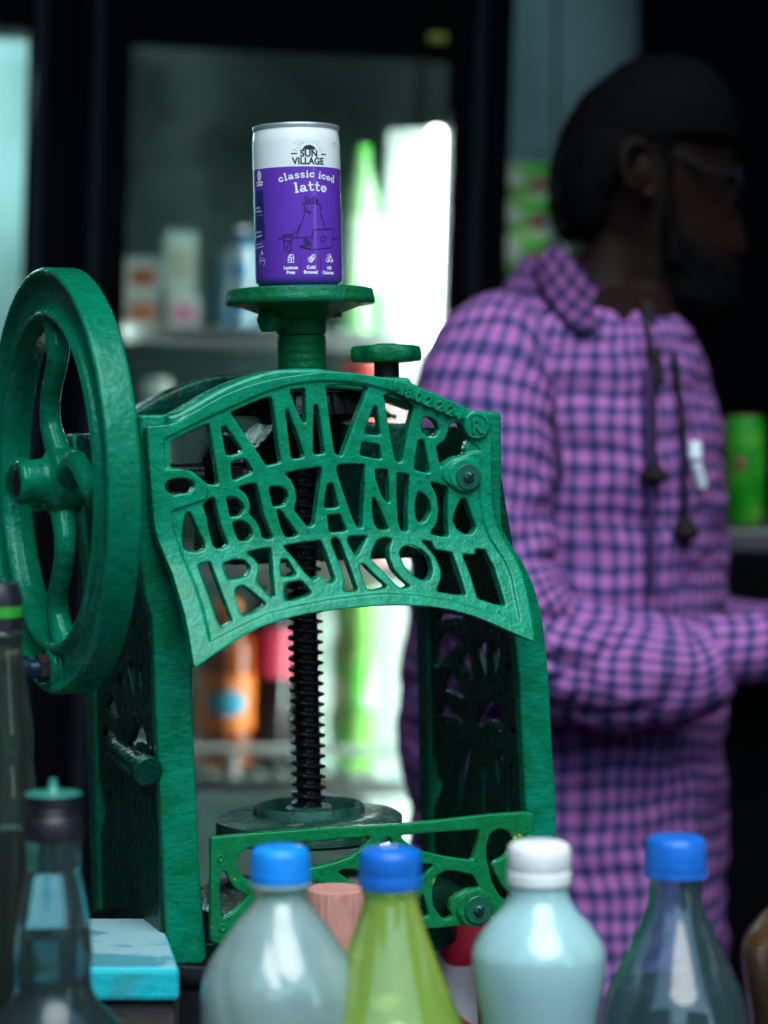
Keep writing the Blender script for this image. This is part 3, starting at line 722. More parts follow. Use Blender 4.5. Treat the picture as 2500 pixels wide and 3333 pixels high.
for grp in ((('Lactose', 700, 1415, 78), ('Free', 700, 1500, 78)), (('Cold', 1068, 1408, 78), ('Brewed', 1062, 1495, 78)), (('100', 1388, 1420, 74), ('Calories', 1378, 1505, 74))):
    bm = bmesh.new()
    for s, x, y, sz in grp:
        u1 = LL((x, y))[0]; ctext(bm, s, u1[0], u1[1], sz * UN, .00011)
    putdecal('claim_print', bm, M_white_ink)
W6 = 13 * UN
bm = bmesh.new()
for pl in ([(655, 1210), (685, 1155), (740, 1155), (755, 1210)], [(655, 1210), (655, 1295), (750, 1295), (755, 1210), (655, 1210)], [(690, 1205), (705, 1160)], [(715, 1210), (715, 1290)], [(670, 1250), (700, 1250)]): ribbon(bm, LL(*pl), W6)
putdecal('claim_icon', bm, M_white_ink); bm = bmesh.new()
for cx_, cy_, rx_, ry_, rot in ((1055, 1245, 36, 46, -25), (1097, 1205, 34, 52, 25)):
    pl = [(cx_ + rx_ * math.cos(t) * math.cos(R(rot)) - ry_ * math.sin(t) * math.sin(R(rot)), cy_ + rx_ * math.cos(t) * math.sin(R(rot)) + ry_ * math.sin(t) * math.cos(R(rot))) for t in [i * math.pi / 9 for i in range(18)]]
    ribbon(bm, LL(*pl), W6, True); ribbon(bm, LL((cx_ - 10, cy_ - 25), (cx_ + 5, cy_), (cx_ + 4, cy_ + 28)), W6)
putdecal('claim_icon', bm, M_white_ink); bm = bmesh.new()
for cx_, cy_ in ((1393, 1180), (1362, 1255), (1425, 1255)):
    ribbon(bm, LL((cx_, cy_ - 38), (cx_ + 28, cy_ - 18), (cx_ + 28, cy_ + 20), (cx_, cy_ + 38), (cx_ - 28, cy_ + 20), (cx_ - 28, cy_ - 18)), 9 * UN, True)
    polyf(bm, LL((cx_, cy_ - 2), (cx_, cy_ + 36), (cx_ + 26, cy_ + 20), (cx_ + 26, cy_ - 14)))
putdecal('claim_icon', bm, M_white_ink); bm = bmesh.new()
cc = KK((132, 1067))[0]; disc(bm, cc, 60 * UN, 92 * UN, 20)
for i, (a, b) in enumerate((((92, 1190), (188, 1178)), ((95, 1240), (188, 1225)))): ribbon(bm, KK(a, b), 30 * UN)
putdecal('planet_mark', bm, M_white_ink)
bm = bmesh.new()
ribbon(bm, KK((128, 1000), (132, 1060), (134, 1130)), 9 * UN); ribbon(bm, KK((132, 1075), (150, 1060)), 8 * UN)
putdecal('bean_slit', bm, M_purple, LIFT * 2)
bm = bmesh.new()
pl = KK((60, 1350), (190, 1335), (205, 1350)) + LL((235, 850), (225, 880), (85, 895))
polyf(bm, pl)
bmesh.ops.triangulate(bm, faces=bm.faces[:])
putdecal('side_panel_print', bm, M_navy_panel)
bm = bmesh.new()
for a, b, wd in (((75, 325), (145, 312), 28), ((70, 395), (172, 372), 26), ((85, 765), (165, 745), 28), ((85, 840), (180, 815), 30), ((80, 980), (180, 958), 14), ((80, 1040), (205, 1010), 18)): ribbon(bm, LL(a, b), wd * UN)
ribbon(bm, LL((80, 462), (205, 440)), 6 * UN)
for pl, wd in (([(150, 1170), (155, 1250), (150, 1320)], 18), ([(160, 1270), (200, 1265), (240, 1240), (240, 1290), (220, 1340)], 18), ([(185, 1215), (195, 1220)], 26)): ribbon(bm, LL(*pl), wd * UN)
polyf(bm, LL((185, 1075), (205, 1120), (205, 1145), (188, 1165), (170, 1145), (172, 1115)))
putdecal('side_print', bm, M_pale_ink, LIFT * 2)
# line drawing of a person at a laptop
bm = bmesh.new(); W8 = 16 * UN
lines = [([(912, 205), (930, 240), (960, 245), (1000, 190), (1010, 130), (985, 108), (960, 130), (958, 180), (990, 235), (1030, 225), (1060, 170), (1050, 150), (1035, 180), (1050, 225), (1085, 225), (1135, 150), (1130, 112), (1105, 125), (1100, 180), (1125, 235), (1160, 215), (1190, 175), (1170, 160), (1158, 200), (1175, 250), (1220, 225)], 1),
 ([(943, 275), (945, 400), (920, 510), (860, 640), (790, 735), (728, 800)], 1), ([(905, 540), (870, 650), (790, 838)], 0),
 ([(1210, 275), (1240, 285), (1250, 320), (1215, 368)], 1), ([(1232, 415), (1270, 530), (1318, 690)], 0),
 ([(985, 320), (985, 350), (970, 385), (1010, 375), (1020, 390), (1050, 365)], 1), ([(1020, 390), (1040, 420), (1060, 380)], 1),
 ([(470, 865), (570, 858)], 0), ([(735, 855), (1000, 845), (1080, 825)], 0), ([(1460, 865), (1540, 878)], 0),
 ([(1100, 712), (1470, 692), (1430, 1030), (1055, 1070), (1100, 712)], 0), ([(1055, 1070), (855, 1015), (865, 1000), (1055, 978)], 0), ([(870, 1002), (1050, 1050)], 0),
 ([(568, 815), (590, 1085), (640, 1098), (700, 1085), (728, 810)], 0), ([(568, 815), (600, 800), (690, 795), (728, 805), (690, 835), (610, 840), (568, 820)], 0), ([(578, 900), (640, 908), (715, 895)], 0),
 ([(1000, 845), (945, 890), (940, 940), (965, 970)], 1), ([(965, 900), (1010, 890), (1000, 920), (960, 935), (1030, 930), (1040, 945), (990, 965)], 1)]
for pl, sm in lines: ribbon(bm, LL(*(catmull(pl, 5) if sm else pl)), W8)
ribbon(bm, [p for p in LL(*[(1285 + 42 * math.cos(i * math.pi / 10), 875 + 52 * math.sin(i * math.pi / 10)) for i in range(20)])], W8, True)
for cx_, cy_ in ((670, 955), (632, 1020)): ribbon(bm, LL((cx_ - 17, cy_ - 18), (cx_ + 18, cy_ - 18), (cx_ + 16, cy_ + 18), (cx_ - 16, cy_ + 18)), W8, True)
for c_ in LL((975, 295), (1080, 303)): disc(bm, c_, 10 * UN)
for a, b in (((885, 1195), (882, 1420)), ((1240, 1200), (1238, 1420))): ribbon(bm, LL(a, b), 8 * UN)
putdecal('line_drawing', bm, M_ink)

# ------------------------------------------------------------------ black tub under the machine, turquoise bench
M_rubber = rough_up(mat('black_rubber', (.010, .012, .014), .4), 120, .3, .002)
tc_ = P(800, 2990, .06); rt = .118
zrim = -.272
tub = thing('round_tub', 'round black rubber tub that the green machine stands on', 'tub', (tc_.x, .065, ZT))
ht = zrim - ZT
obj('tub_wall', lathe([(0, .002), (rt * .86, 0), (rt * .9, .004), (rt * .965, ht * .6), (rt * .975, ht - .014), (rt * 1.0, ht - .012), (rt * 1.015, ht - .007), (rt * 1.01, ht - .001), (rt * .99, ht), (rt * .97, ht - .003), (rt * .96, ht - .012), (0, ht - .0135)], 96), M_rubber, tub)
bl = MM @ Vector((.130, .02, 0))
wbk = thing('wooden_prop', 'dark wooden prop under the right leg of the green machine', 'prop', (bl.x, bl.y, ZT))
obj('prop_block', box(-.017, .017, -.03, .05, .0005, bl.z - ZT - .004, .003), M_wood, wbk, smooth=False)
def worn(name, c, under, at=.6, sc=18, rough=.6, stretch=None):
    m = mat(name, c, rough); nt = m.node_tree; tcn = nt.nodes.new('ShaderNodeTexCoord'); v = tcn.outputs['Object']
    f = ramp(nt, noise(nt, sc, 6, v, .6), [(at, (0, 0, 0)), (at + .05, (1, 1, 1))])
    c2 = mixc(nt, ramp(nt, noise(nt, sc * .5, 4, v), [(.3, (0, 0, 0)), (.7, (1, 1, 1))]), c, tuple(x * .8 for x in c))
    nt.links.new(mixc(nt, f, c2, under), nt.nodes['Principled BSDF'].inputs['Base Color'])
    return rough_up(m, sc * 6, .5, .002, 4, stretch)
M_turq = worn('turquoise_paint', (.004, .52, .62), (.02, .36, .42), .58, 22)
M_pale = worn('worn_pale_top', (.24, .44, .48), (.06, .26, .32), .52, 16, stretch=(.3, 1, 1))
M_postw = worn('grey_wood', (.06, .05, .05), (.02, .02, .02), .55, 30)
v0 = P(583, 3145, -.11); v1 = P(583, 3262, -.11)
bench = thing('painted_bench', 'turquoise painted wooden bench end with worn pale top beside the black tub', 'bench', (v0.x - .2, -.09, ZT))
o_ = Vector((v0.x - .2, -.09, ZT))
bb = box(v0.x - .62, v0.x, -.112, .03, v1.z, v0.z, .004, 3)
bb.transform(Matrix.Translation(-o_))
for v in bb.verts:
    if v.co.x > .19 and v.co.y > .0: v.co.x -= .022
for f in bb.faces: f.material_index = 1 if f.normal.z > .9 else 0
obj('bench_top', bb, [M_turq, M_pale], bench, smooth=False)
bmz = box(v0.x - .05, v0.x - .003, -.105, -.07, ZT, v1.z - .0005, .003); bmz.transform(Matrix.Translation(-o_)); obj('leg', bmz, M_postw, bench, smooth=False)
bmz = box(v0.x - .56, v0.x - .51, -.105, -.07, ZT, v1.z - .0005, .003); bmz.transform(Matrix.Translation(-o_)); obj('leg', bmz, M_postw, bench, smooth=False)

# ------------------------------------------------------------------ bottles in front
def pet(name, c, rough=.12, trans=1.0, ior=1.08, diffuse=0):
    m = mat(name, c, rough, coat=.7, trans=trans, ior=ior); m.node_tree.nodes['Principled BSDF'].inputs['Coat Roughness'].default_value = .05; m.node_tree.nodes['Principled BSDF'].inputs['Coat IOR'].default_value = 1.85
    return rough_up(m, 45, .12, .003, 2)
M_clear = pet('milky_clear_plastic', (.62, .93, .89), .16, .68)
M_lime = pet('lime_green_plastic', (.56, .90, .14), .1, .7)
M_cloudy = pet('cloudy_plastic', (.50, .84, .86), .2, .4)
M_smoke = pet('teal_clear_plastic', (.25, .55, .62), .10, .93)
M_amberp = pet('clear_bottle_plastic', (.55, .25, .08), .12, .85)
M_glass = mat('old_clear_glass', (.42, .70, .74), .05, trans=.97, ior=1.25, coat=.4)
M_glassg = mat('old_greenish_glass', (.36, .50, .40), .05, trans=.97, ior=1.25, coat=.35)
M_cap_b = mat('bright_blue_cap', (.006, .27, .86), .35, coat=.3)
M_cap_b2 = mat('deep_blue_cap', (.005, .15, .62), .35, coat=.3)
M_cap_w = mat('white_cap', (.88, .90, .90), .4, coat=.2)
M_cap_k = rough_up(mat('black_stopper', (.012, .010, .016), .4), 80, .3, .002)
L_lime = mat('lime_syrup', (.12, .38, .03), .1, trans=.4, ior=1.33)
L_white = mat('milky_syrup', (.34, .74, .78), .3)
L_cola = mat('dark_cola', (.006, .006, .007), .3, spec=.1)
L_amber = mat('amber_syrup', (.42, .10, .008), .15, coat=.4)
L_water = mat('cloudy_water', (.40, .70, .70), .2, trans=.6, ior=1.33)
for _m in (M_cap_b, M_cap_b2, M_cap_w):
    _n = _m.node_tree; _t = _n.nodes.new('ShaderNodeTexCoord'); _b = _n.nodes['Principled BSDF']
    _c = tuple(_b.inputs['Base Color'].default_value)[:3]
    _n.links.new(mixc(_n, ramp(_n, noise(_n, 55, 5, _t.outputs['Object'], .6), [(.50, (0, 0, 0)), (.68, (1, 1, 1))]), _c, tuple(x * .72 for x in _c)), _b.inputs['Base Color'])
    _n.links.new(ramp(_n, noise(_n, 90, 4, _t.outputs['Object']), [(.3, (.25,) * 3), (.7, (.6,) * 3)]), _b.inputs['Roughness'])
def smoothprof(p, n=5): return [(max(0, r), z) for r, z in catmull(p, n)]
def bottle(name, label, cat, Y, cx, capt, capb, caphw, rows, body_m, cap_m, liq=None, base=None, cap='ribbed', group=None, extra=None, liqname='syrup', swirl=0):
    """rows: (photo y, half width px) from neck down"""
    sc = .00019 * (1.5 + Y) / 1.5
    X = P(cx, rows[-1][0], Y).x; zof = lambda py: P(cx, py, Y).z
    r = thing(name, label, cat, (X, Y, ZT), group)
    prof = [(hw * sc, zof(y) - ZT) for y, hw in rows]
    rl, zl = prof[-1]
    prof = smoothprof(prof, 6)
    h_left = zl
    low = [(rl * 1.02, zl * .80), (rl * 1.0, zl * .55), (rl * .93, zl * .42), (rl * 1.0, zl * .28), (rl * 1.0, zl * .08), (rl * .9, .006), (rl * .7, .001), (0, .004)]
    full = prof + low
    zs_ = zl * 1.25; obj('bottle_body', lathe(full, 120, (lambda a, z: 1 + .030 * min(1, max(0, (zof(rows[2][0]) - ZT - z) / .03)) * abs(math.sin(3.5 * a + z * swirl)) ** .6 - .007) if swirl else None), body_m, r, angle=60)
    hc_ = caphw * sc; z1, z0 = zof(capt) - ZT, zof(capb) - ZT
    if cap == 'ribbed':
        cp = [(0, z1), (hc_ * .55, z1 - .0001), (hc_ * .82, z1 - .0010), (hc_ * .95, z1 - .0026), (hc_ * .985, z1 - .005), (hc_ * 1.0, z0 + (z1 - z0) * .34), (hc_ * .985, z0 + (z1 - z0) * .325), (hc_ * .985, z0 + (z1 - z0) * .295), (hc_ * 1.015, z0 + (z1 - z0) * .28), (hc_ * 1.02, z0 + .001), (hc_ * 1.0, z0), (hc_ * .7, z0)]
        obj('cap', lathe(cp, 144, lambda a, z: 1 + (.014 * math.sin(36 * a) if z0 + (z1 - z0) * .36 < z < z1 - .004 else 0)), cap_m, r)
    if liq:
        m_, ylev = liq; zl_ = zof(ylev) - ZT
        ins = [(rr * .965, zz_) for rr, zz_ in full if zz_ < zl_ and rr > 0]
        r0_ = next((a[0] + (b[0] - a[0]) * (zl_ - a[1]) / (b[1] - a[1]) for a, b in zip(full, full[1:]) if a[1] >= zl_ > b[1]), ins[0][0]) * .965
        obj(liqname, lathe([(0, zl_ - .0005), (r0_ * .9, zl_ - .0005), (r0_, zl_)] + ins + [(0, ins[-1][1] + .003)], 64), m_, r, angle=60)
    if extra: extra(r, sc, zof)
    return r
R6 = lambda y: 2600 + y * .8439
def ring(y, hw, m, hh=5):
    def f(r, sc, zof):
        z = zof(y) - ZT; obj('neck_ring', lathe([(hw * .7 * sc, z + .0012), (hw * sc, z + .001), (hw * 1.02 * sc, z), (hw * sc, z - .001), (hw * .7 * sc, z - .0015)], 64), m, r)
    return f
def r6(rows): return [(R6(y), h * .8439) for y, h in rows]
bottle('syrup_bottle', 'clear ribbed plastic bottle with a light blue cap, left of the lime green bottle', 'bottle', -.25, 600 + 371 * .8439, R6(178), R6(318), 114 * .8439,
       r6([(322, 98), (335, 98), (380, 100), (420, 122), (460, 155), (500, 188), (560, 228), (620, 265), (700, 296), (780, 306), (869, 306)]), M_clear, M_cap_b, swirl=42, extra=ring(R6(327), 122 * .8439, M_clear), liq=(L_water, R6(700)), liqname='water')
bottle('syrup_bottle', 'lime green plastic bottle with a blue cap, in the middle of the front row', 'bottle', -.25, 600 + 795 * .8439, R6(184), R6(338), 121 * .8439,
       r6([(342, 108), (360, 108), (372, 103), (410, 110), (500, 138), (600, 175), (700, 215), (800, 255), (869, 284), (960, 300)]), M_lime, M_cap_b2, extra=ring(R6(352), 112 * .8439, M_lime), liq=(L_lime, R6(790)))
bottle('syrup_bottle', 'round shouldered bottle of cloudy white syrup with a white cap', 'bottle', -.25, 600 + 1367 * .8439, R6(160), R6(324), 123 * .8439,
       r6([(328, 112), (350, 112), (390, 122), (430, 150), (480, 195), (530, 233), (580, 256), (620, 260), (680, 256), (760, 243), (869, 222), (980, 225)]), M_cloudy, M_cap_w, liq=(L_white, R6(585)))
R7 = lambda y: 1900 + y * .7233
bottle('syrup_bottle', 'bottle of dark cola with a deep blue cap, right of the white capped one', 'bottle', -.25, 1300 + 1240 * .7233, R7(1128), R7(1292), 137 * .7233,
       [(R7(y), h * .7233) for y, h in [(1300, 116), (1325, 114), (1380, 116), (1450, 130), (1550, 170), (1650, 216), (1750, 265), (1850, 312), (1981, 345), (2100, 350)]], M_smoke, M_cap_b2, extra=ring(R7(1303), 143 * .7233, M_cap_b2), liq=(L_cola, R7(1800)), liqname='cola')
bottle('syrup_bottle', 'bottle of orange brown syrup cut off by the right edge of the picture', 'bottle', -.25, 2634, R6(140), R6(304), 123 * .8439,
       r6([(308, 112), (330, 112), (370, 122), (410, 150), (460, 195), (510, 233), (560, 256), (600, 260), (660, 256), (740, 243), (850, 222), (980, 225)]), M_amberp, M_cap_w, liq=(L_amber, R6(565)))
# glass bottles at the left
RB = lambda y: 1700 + y * .738
def stopper(y_top, y_bot, hw, plate):
    def f(r, sc, zof):
        z1, z0 = zof(y_top) - ZT, zof(y_bot) - ZT; h_ = hw * sc
        c_ = obj('stopper', lathe([(0, z1 - .002), (h_ * .86, z1 - .002), (h_ * .88, z1 - .006), (h_ * .80, z1 - .0075), (h_ * .88, z1 - .009), (h_ * .80, z1 - .0105), (h_ * .9, z1 - .012), (h_ * .97, z1 - .014), (h_, z0 + .002), (h_ * .97, z0), (h_ * .6, z0)], 64), M_cap_k, r)
        if plate:
            obj('stopper_plate', lathe([(0, z1 + .0075), (.0018, z1 + .0072), (.0022, z1 + .005), (.0024, z1 + .003), (.004, z1 + .0008), (h_ * .96, z1), (h_ * 1.0, z1 - .0006), (h_ * .96, z1 - .0012), (0, z1 - .002)], 48), mat('pale_green_plate', (.03, .22, .17), .35, coat=.3), c_)
    return f
bottle('glass_bottle', 'clear glass bottle with a black stopper under a pale green disc, front left', 'bottle', -.27, 177, 0, 0, 0,
       [(RB(y), h * .738) for y, h in [(1395, 118), (1420, 120), (1450, 116), (1505, 118), (1540, 118), (1600, 134), (1700, 152), (1800, 163), (1900, 170), (1990, 165), (2060, 172), (2130, 210), (2212, 285), (2300, 330), (2400, 350)]], M_glass, None, cap=None, liq=(L_water, RB(1815)), extra=stopper(RB(1192), RB(1398), 126 * .738, True), liqname='water')
M_gb = mat('green_foil_band', (.03, .30, .03), .35, coat=.4)
def band(r, sc, zof):
    z1, z0 = zof(RB(300)) - ZT, zof(RB(475)) - ZT; h_ = 78 * sc
    o = obj('stopper', lathe([(0, z1 + .004), (h_ * .8, z1 + .004), (h_ * .92, z1), (h_, z1 - .004), (h_, z0), (h_ * .7, z0)], 48), M_cap_k, r)
    z1, z0 = zof(RB(365)) - ZT, zof(RB(420)) - ZT
    obj('foil_band', lathe([(h_ * .9, z1), (h_ * 1.015, z1 - .0005), (h_ * 1.015, z0 + .0005), (h_ * .9, z0)], 48), M_gb, o)
bottle('glass_bottle', 'tall glass bottle with a green banded black stopper at the left edge', 'bottle', -.165, 2, 0, 0, 0,
       [(RB(y), h * .738) for y, h in [(470, 100), (500, 112), (540, 106), (620, 112), (780, 132), (900, 150), (980, 152), (1050, 148), (1090, 152), (1150, 160), (1230, 166), (1400, 168), (1700, 168), (2212, 168)]], M_glassg, None, cap=None, liq=(mat('olive_syrup', (.16, .15, .07), .2, trans=.3), RB(1340)), extra=band)

# pink grooved block and the red white cloth
M_clay = worn('pink_clay', (.58, .27, .22), (.45, .19, .15), .55, 60, .8, stretch=(3, 3, .15))
v = P(1093, 2905, -.09); v2 = P(1185, 2905, -.09)
rcl = .0185
blk = thing('grooved_block', 'pale pink grooved round block standing between the clear and lime bottles', 'block', (v.x, -.075, ZT))
hb_ = v.z - ZT
bmk = lathe([(0, 0), (rcl * .97, 0), (rcl, .003), (rcl * 1.0, hb_ * .5), (rcl * .98, hb_ - .006), (rcl * .93, hb_ - .001), (rcl * .85, hb_), (rcl * .5, hb_ - .0004), (0, hb_ - .0004)], 96,
            lambda a, z: 1 + .012 * math.sin(23 * a) + .008 * math.sin(41 * a + 1) + (.03 * math.sin(3 * a) if z > hb_ - .007 else 0))
obj('block_body', bmk, M_clay, blk, angle=30)
M_cloth = mat('red_white_print', (.8, .8, .85), .6)
nt = M_cloth.node_tree; tcn = nt.nodes.new('ShaderNodeTexCoord')
wv = nt.nodes.new('ShaderNodeTexWave'); wv.inputs['Scale'].default_value = 2.2; wv.inputs['Distortion'].default_value = 3.5; wv.inputs['Detail'].default_value = 1; wv.bands_direction = 'DIAGONAL'
nt.links.new(tcn.outputs['UV'], wv.inputs['Vector'])
nt.links.new(ramp(nt, wv.outputs['Fac'], [(.50, (.80, .80, .88)), (.56, (.62, .01, .07))]), nt.nodes['Principled BSDF'].inputs['Base Color'])
v = P(1490, 3190, .12); HCL = P(1490, 3035, .13).z - ZT
cl_ = bmesh.new(); uvl = cl_.loops.layers.uv.new('UVMap'); n = 40; gv = {}
for i in range(n + 1):
    for j in range(n + 1):
        a, b = i / n - .5, j / n - .5
        fold = .018 * math.sin(a * 19 + 3 * b) + .012 * math.sin(b * 23 - 5 * a + 1)
        zz_ = HCL * math.exp(-((a * 1.8) ** 2 + (b * 1.8) ** 2) * 2.2) + fold * .6
        gv[i, j] = cl_.verts.new((a * .26 + fold * .3, b * .22, max(.001, zz_ + .004)))
for i in range(n):
    for j in range(n):
        f = cl_.faces.new((gv[i, j], gv[i + 1, j], gv[i + 1, j + 1], gv[i, j + 1]))
        for l, (ii, jj) in zip(f.loops, ((i, j), (i + 1, j), (i + 1, j + 1), (i, j + 1))): l[uvl].uv = (ii / n, jj / n)
bmesh.ops.solidify(cl_, geom=cl_.faces[:], thickness=.001)
oc = obj('cloth', cl_, M_cloth, None, angle=None); oc.location = (v.x - .004, .13, ZT + .001)
tag(oc, 'crumpled red and white cloth lying behind the white capped bottle', 'cloth')

# ------------------------------------------------------------------ back of the stall: display fridges
M_frame = mat('black_fridge_frame', (.0025, .003, .0032), .7, spec=.02)
M_frame2 = mat('grey_fridge_trim', (.010, .014, .020), .5, spec=.1)
M_liner = worn('grey_fridge_liner', (.26, .36, .34), (.12, .18, .17), .5, 5, .6)
M_shelf = mat('white_wire_shelf', (.72, .78, .76), .5)
M_pane = mat('fridge_glass', (.80, .93, .92), .10, trans=1.0, ior=1.03, coat=.5)
M_lamp = mat('fridge_tube_lamp', (1, 1, 1), .5, emit=(.86, 1, .97), es=24)
M_fill_low = mat('hidden_lower_fill', (1, 1, 1), .5, emit=(.86, 1, .97), es=42)
M_bounce = mat('white_bounce_board', (.82, .88, .85), .6)
M_fill_side = mat('hidden_side_fill', (1, 1, 1), .5, emit=(.86, 1, .97), es=24)
FY = 1.45
FM = T(*P(920, 1666, FY)) @ Matrix.Rotation(R(1.8), 4, 'Y') @ Matrix.Rotation(R(10), 4, 'Z')
FMi = FM.inverted(); FIM = FM
_n = M_pane.node_tree; _t = _n.nodes.new('ShaderNodeTexCoord')
_n.links.new(ramp(_n, noise(_n, 7, 3, _t.outputs['Object'], .55), [(.36, (.66, .76, .73)), (.62, (.95, 1, .98))]), _n.nodes['Principled BSDF'].inputs['Base Color'])  # mottled tint stands in for patchy reflections on the pane
def fp(px, py, y=0): v = hit(FMi, px, py, 1, y); return v
fr_base = FM @ T(0, 0, -1.2)
def fridge(x0, x1, gx0, gx1, gz1, label, lampside, items=True):
    """front frame x0..x1, glass gx0..gx1 up to gz1 in fridge frame; floor at z=-1.2"""
    zb, ztp = -1.22, .86; dep = .5
    r = thing('display_fridge', label, 'fridge', FM @ T((x0 + x1) / 2, 0, zb))
    o = Vector(((x0 + x1) / 2, 0, zb))
    def part(name, bm, m, par=None, **k):
        bm.transform(Matrix.Translation(-o)); return obj(name, bm, m, par or r, **k)
    t = .03
    part('cabinet', joinbm(box(x0, x0 + t, .045, dep, zb, ztp), box(x1 - t, x1, .045, dep, zb, ztp), box(x0 + t, x1 - t, .045, dep, ztp - .16, ztp), box(x0 + t, x1 - t, .045, dep, zb, zb + .2), box(x0 + t, x1 - t, dep - .02, dep, zb + .2, ztp - .16)), M_frame, smooth=False)
    part('liner', joinbm(box(x0 + t, x1 - t, dep - .03, dep - .021, zb + .2, ztp - .16), box(x0 + t + .0005, x0 + t + .008, .05, dep - .031, zb + .2, ztp - .16), box(x1 - t - .008, x1 - t - .0005, .05, dep - .031, zb + .2, ztp - .16)), M_liner, smooth=False)
    dr = part('door_frame', joinbm(box(x0, gx0, 0, .04, zb + .12, ztp, .006), box(gx1, x1, 0, .04, zb + .12, ztp, .006), box(gx0, gx1, .002, .04, gz1, ztp), box(gx0, gx1, .002, .04, zb + .12, zb + .25)), M_frame, smooth=False)
    part('door_handle', box(x0 + .018, x0 + .032, -.018, -.001, -.55, .8, .004), M_frame2, smooth=False)
    part('trim_strip', box(x1 - .05, x1 - .036, -.008, -.0005, -.6, .8, .003), M_frame2, smooth=False)
    part('glass_pane', box(gx0 - .004, gx1 + .004, .016, .022, zb + .24, gz1 + .004), M_pane, smooth=False)
    if lampside:
        lx = gx1 - .020
        part('tube_lamp', box(lx, gx1 - .002, .030, .046, lampside[0], lampside[1], .007, 4), M_lamp)
        part('tube_lamp', box(gx1 + .006, gx1 + .024, .0405, .054, -.95, lampside[0] - .01, .004), M_fill_low)  # added fill light hidden behind the right frame, brightens the lower shelf
        part('bounce_panel', solid([(gx1 - .058, .118), (gx1 - .056, .121), (gx1 + .018, .075), (gx1 + .018, .071)], [], zb + .21, lampside[1] + .004, .0003, lambda x, y, d: Vector((x, y, d))), M_bounce, smooth=False)  # added white panel, turns the tube's light into a soft gradient
        part('tube_lamp', box(gx0 - .035, gx0 - .006, .0405, .052, lampside[0], lampside[1] - .25, .004), M_fill_side)  # added fill light hidden behind the left frame, brightens the goods
    return r, part
gl, gr = fp(400, 1200).x, fp(1445, 1200).x
gzt = fp(900, 158).z
f1, part1 = fridge(fp(225, 1200).x, fp(1640, 1200).x, gl, gr, gzt, 'black framed display fridge lit inside, behind the green machine', (fp(1380, 1130).z, fp(1380, 400).z))
g2r = fp(70, 1000).x
f2, part2 = fridge(g2r - .62, fp(222, 1200).x, g2r - .56, g2r, fp(30, 85).z, 'second black framed display fridge at the left edge, pale inside', None)
M_pale_liner = mat('pale_teal_panel', (.42, .66, .66), .5)
part2('lit_panel', box(g2r - .54, g2r + .02, .30, .31, fp(30, 1400).z, fp(30, 85).z + .03), M_pale_liner, smooth=False)
part2('tube_lamp', box(g2r - .50, g2r - .06, .06, .075, fp(30, 85).z - .06, fp(30, 85).z - .045), mat('dim_tube_lamp', (1, 1, 1), .5, emit=(.75, 1, 1), es=27), smooth=False)
# shelves (yd: depth inside)
def shelf(par_part, x0, x1, z, rail=False):
    bm = [box(x0, x1, .05, .06, z - .022, z, .002), box(x0, x1, .43, .436, z - .006, z)]
    for i in range(int((x1 - x0) / .03)): bm.append(box(x0 + .012 + i * .03, x0 + .016 + i * .03, .0605, .43, z - .006, z - .001))
    o = par_part('wire_shelf', joinbm(*bm), M_shelf, smooth=False); o['kind'] = 'stuff'
    if rail:
        pts = [(x0 + .03, .055, z), (x0 + .03, .055, z + rail), (x1 - .06, .055, z + rail)] 
        h_ = rail
        rb = [rod((x0 + .01, .055, z + h_), (x1 - .045, .055, z + h_), .006, 10), tube(catmull([(x1 - .045, .055, z + h_), (x1 - .022, .055, z + h_ - .006), (x1 - .014, .055, z + h_ - .028), (x1 - .014, .055, z)], 5), .006, 10), rod((x0 + .012 + .17, .055, z), (x0 + .012 + .17, .055, z + h_ - .006), .008, 10), rod((x0 + .02, .055, z), (x0 + .02, .055, z + h_ - .006), .008, 10)]
        par_part('shelf_rail', joinbm(*rb), M_shelf)
zs1 = fp(700, 1065, .05).z; zs2 = fp(900, 2535, .05).z; zs0 = fp(900, 1830, .05).z
shelf(part1, gl - .03, gr + .03, zs1); shelf(part1, gl - .03, gr + .03, zs2, fp(900, 2445, .05).z - zs2)
# goods: standing on shelf z at fridge x
def W(x, y, z): return FM @ T(x, y, z)
def lab(c1, c2, c3=None, name='label_print'):
    m = mat(name, c1, .4); nt = m.node_tree; t_ = nt.nodes.new('ShaderNodeTexCoord')
    n_ = noise(nt, 38, 1, t_.outputs['Object'])
    st = [(.42, c1), (.5, c2)] + ([(.62, c3)] if c3 else [])
    nt.links.new(ramp(nt, n_, st), nt.nodes['Principled BSDF'].inputs['Base Color']); return m
def pack(px0, px1, py0, py1, y, label, c1, c2, name='carton', zbase=None, blk=None):
    a, b = fp(px0, py1, y), fp(px1, py0, y); z0 = a.z if zbase is None else zbase
    wd = b.x - a.x; h_ = b.z - z0
    r = thing(name, label, 'carton', W((a.x + b.x) / 2, y + wd * .35, z0))
    obj('carton_body', box(-wd / 2, wd / 2, -wd * .35, wd * .35, .0005, h_, .002), mat('carton_board', c1, .5), r, smooth=False)
    obj('carton_print', box(-wd * .36, wd * .36, -wd * .352, -wd * .3505, h_ * .2, h_ * .72), mat('carton_ink', c2, .5), r, smooth=False)
    if blk: obj('carton_flap', box(-wd / 2, wd / 2, -wd * .353, -wd * .3502, h_ * .86, h_ * .985), mat('carton_flap', blk, .5), r, smooth=False)
    return (a.x + b.x) / 2, z0 + h_
zA = zs1 + .0005
_, t1 = pack(405, 520, 958, 1050, .15, 'orange carton of drink at the bottom of its stack, far left of the fridge shelf', (.50, .50, .45), (.50, .14, .05), zbase=zA)
pack(407, 522, 840, 950, .15, 'white carton with an orange print on top of the orange one', (.60, .68, .66), (.45, .12, .07), zbase=t1)
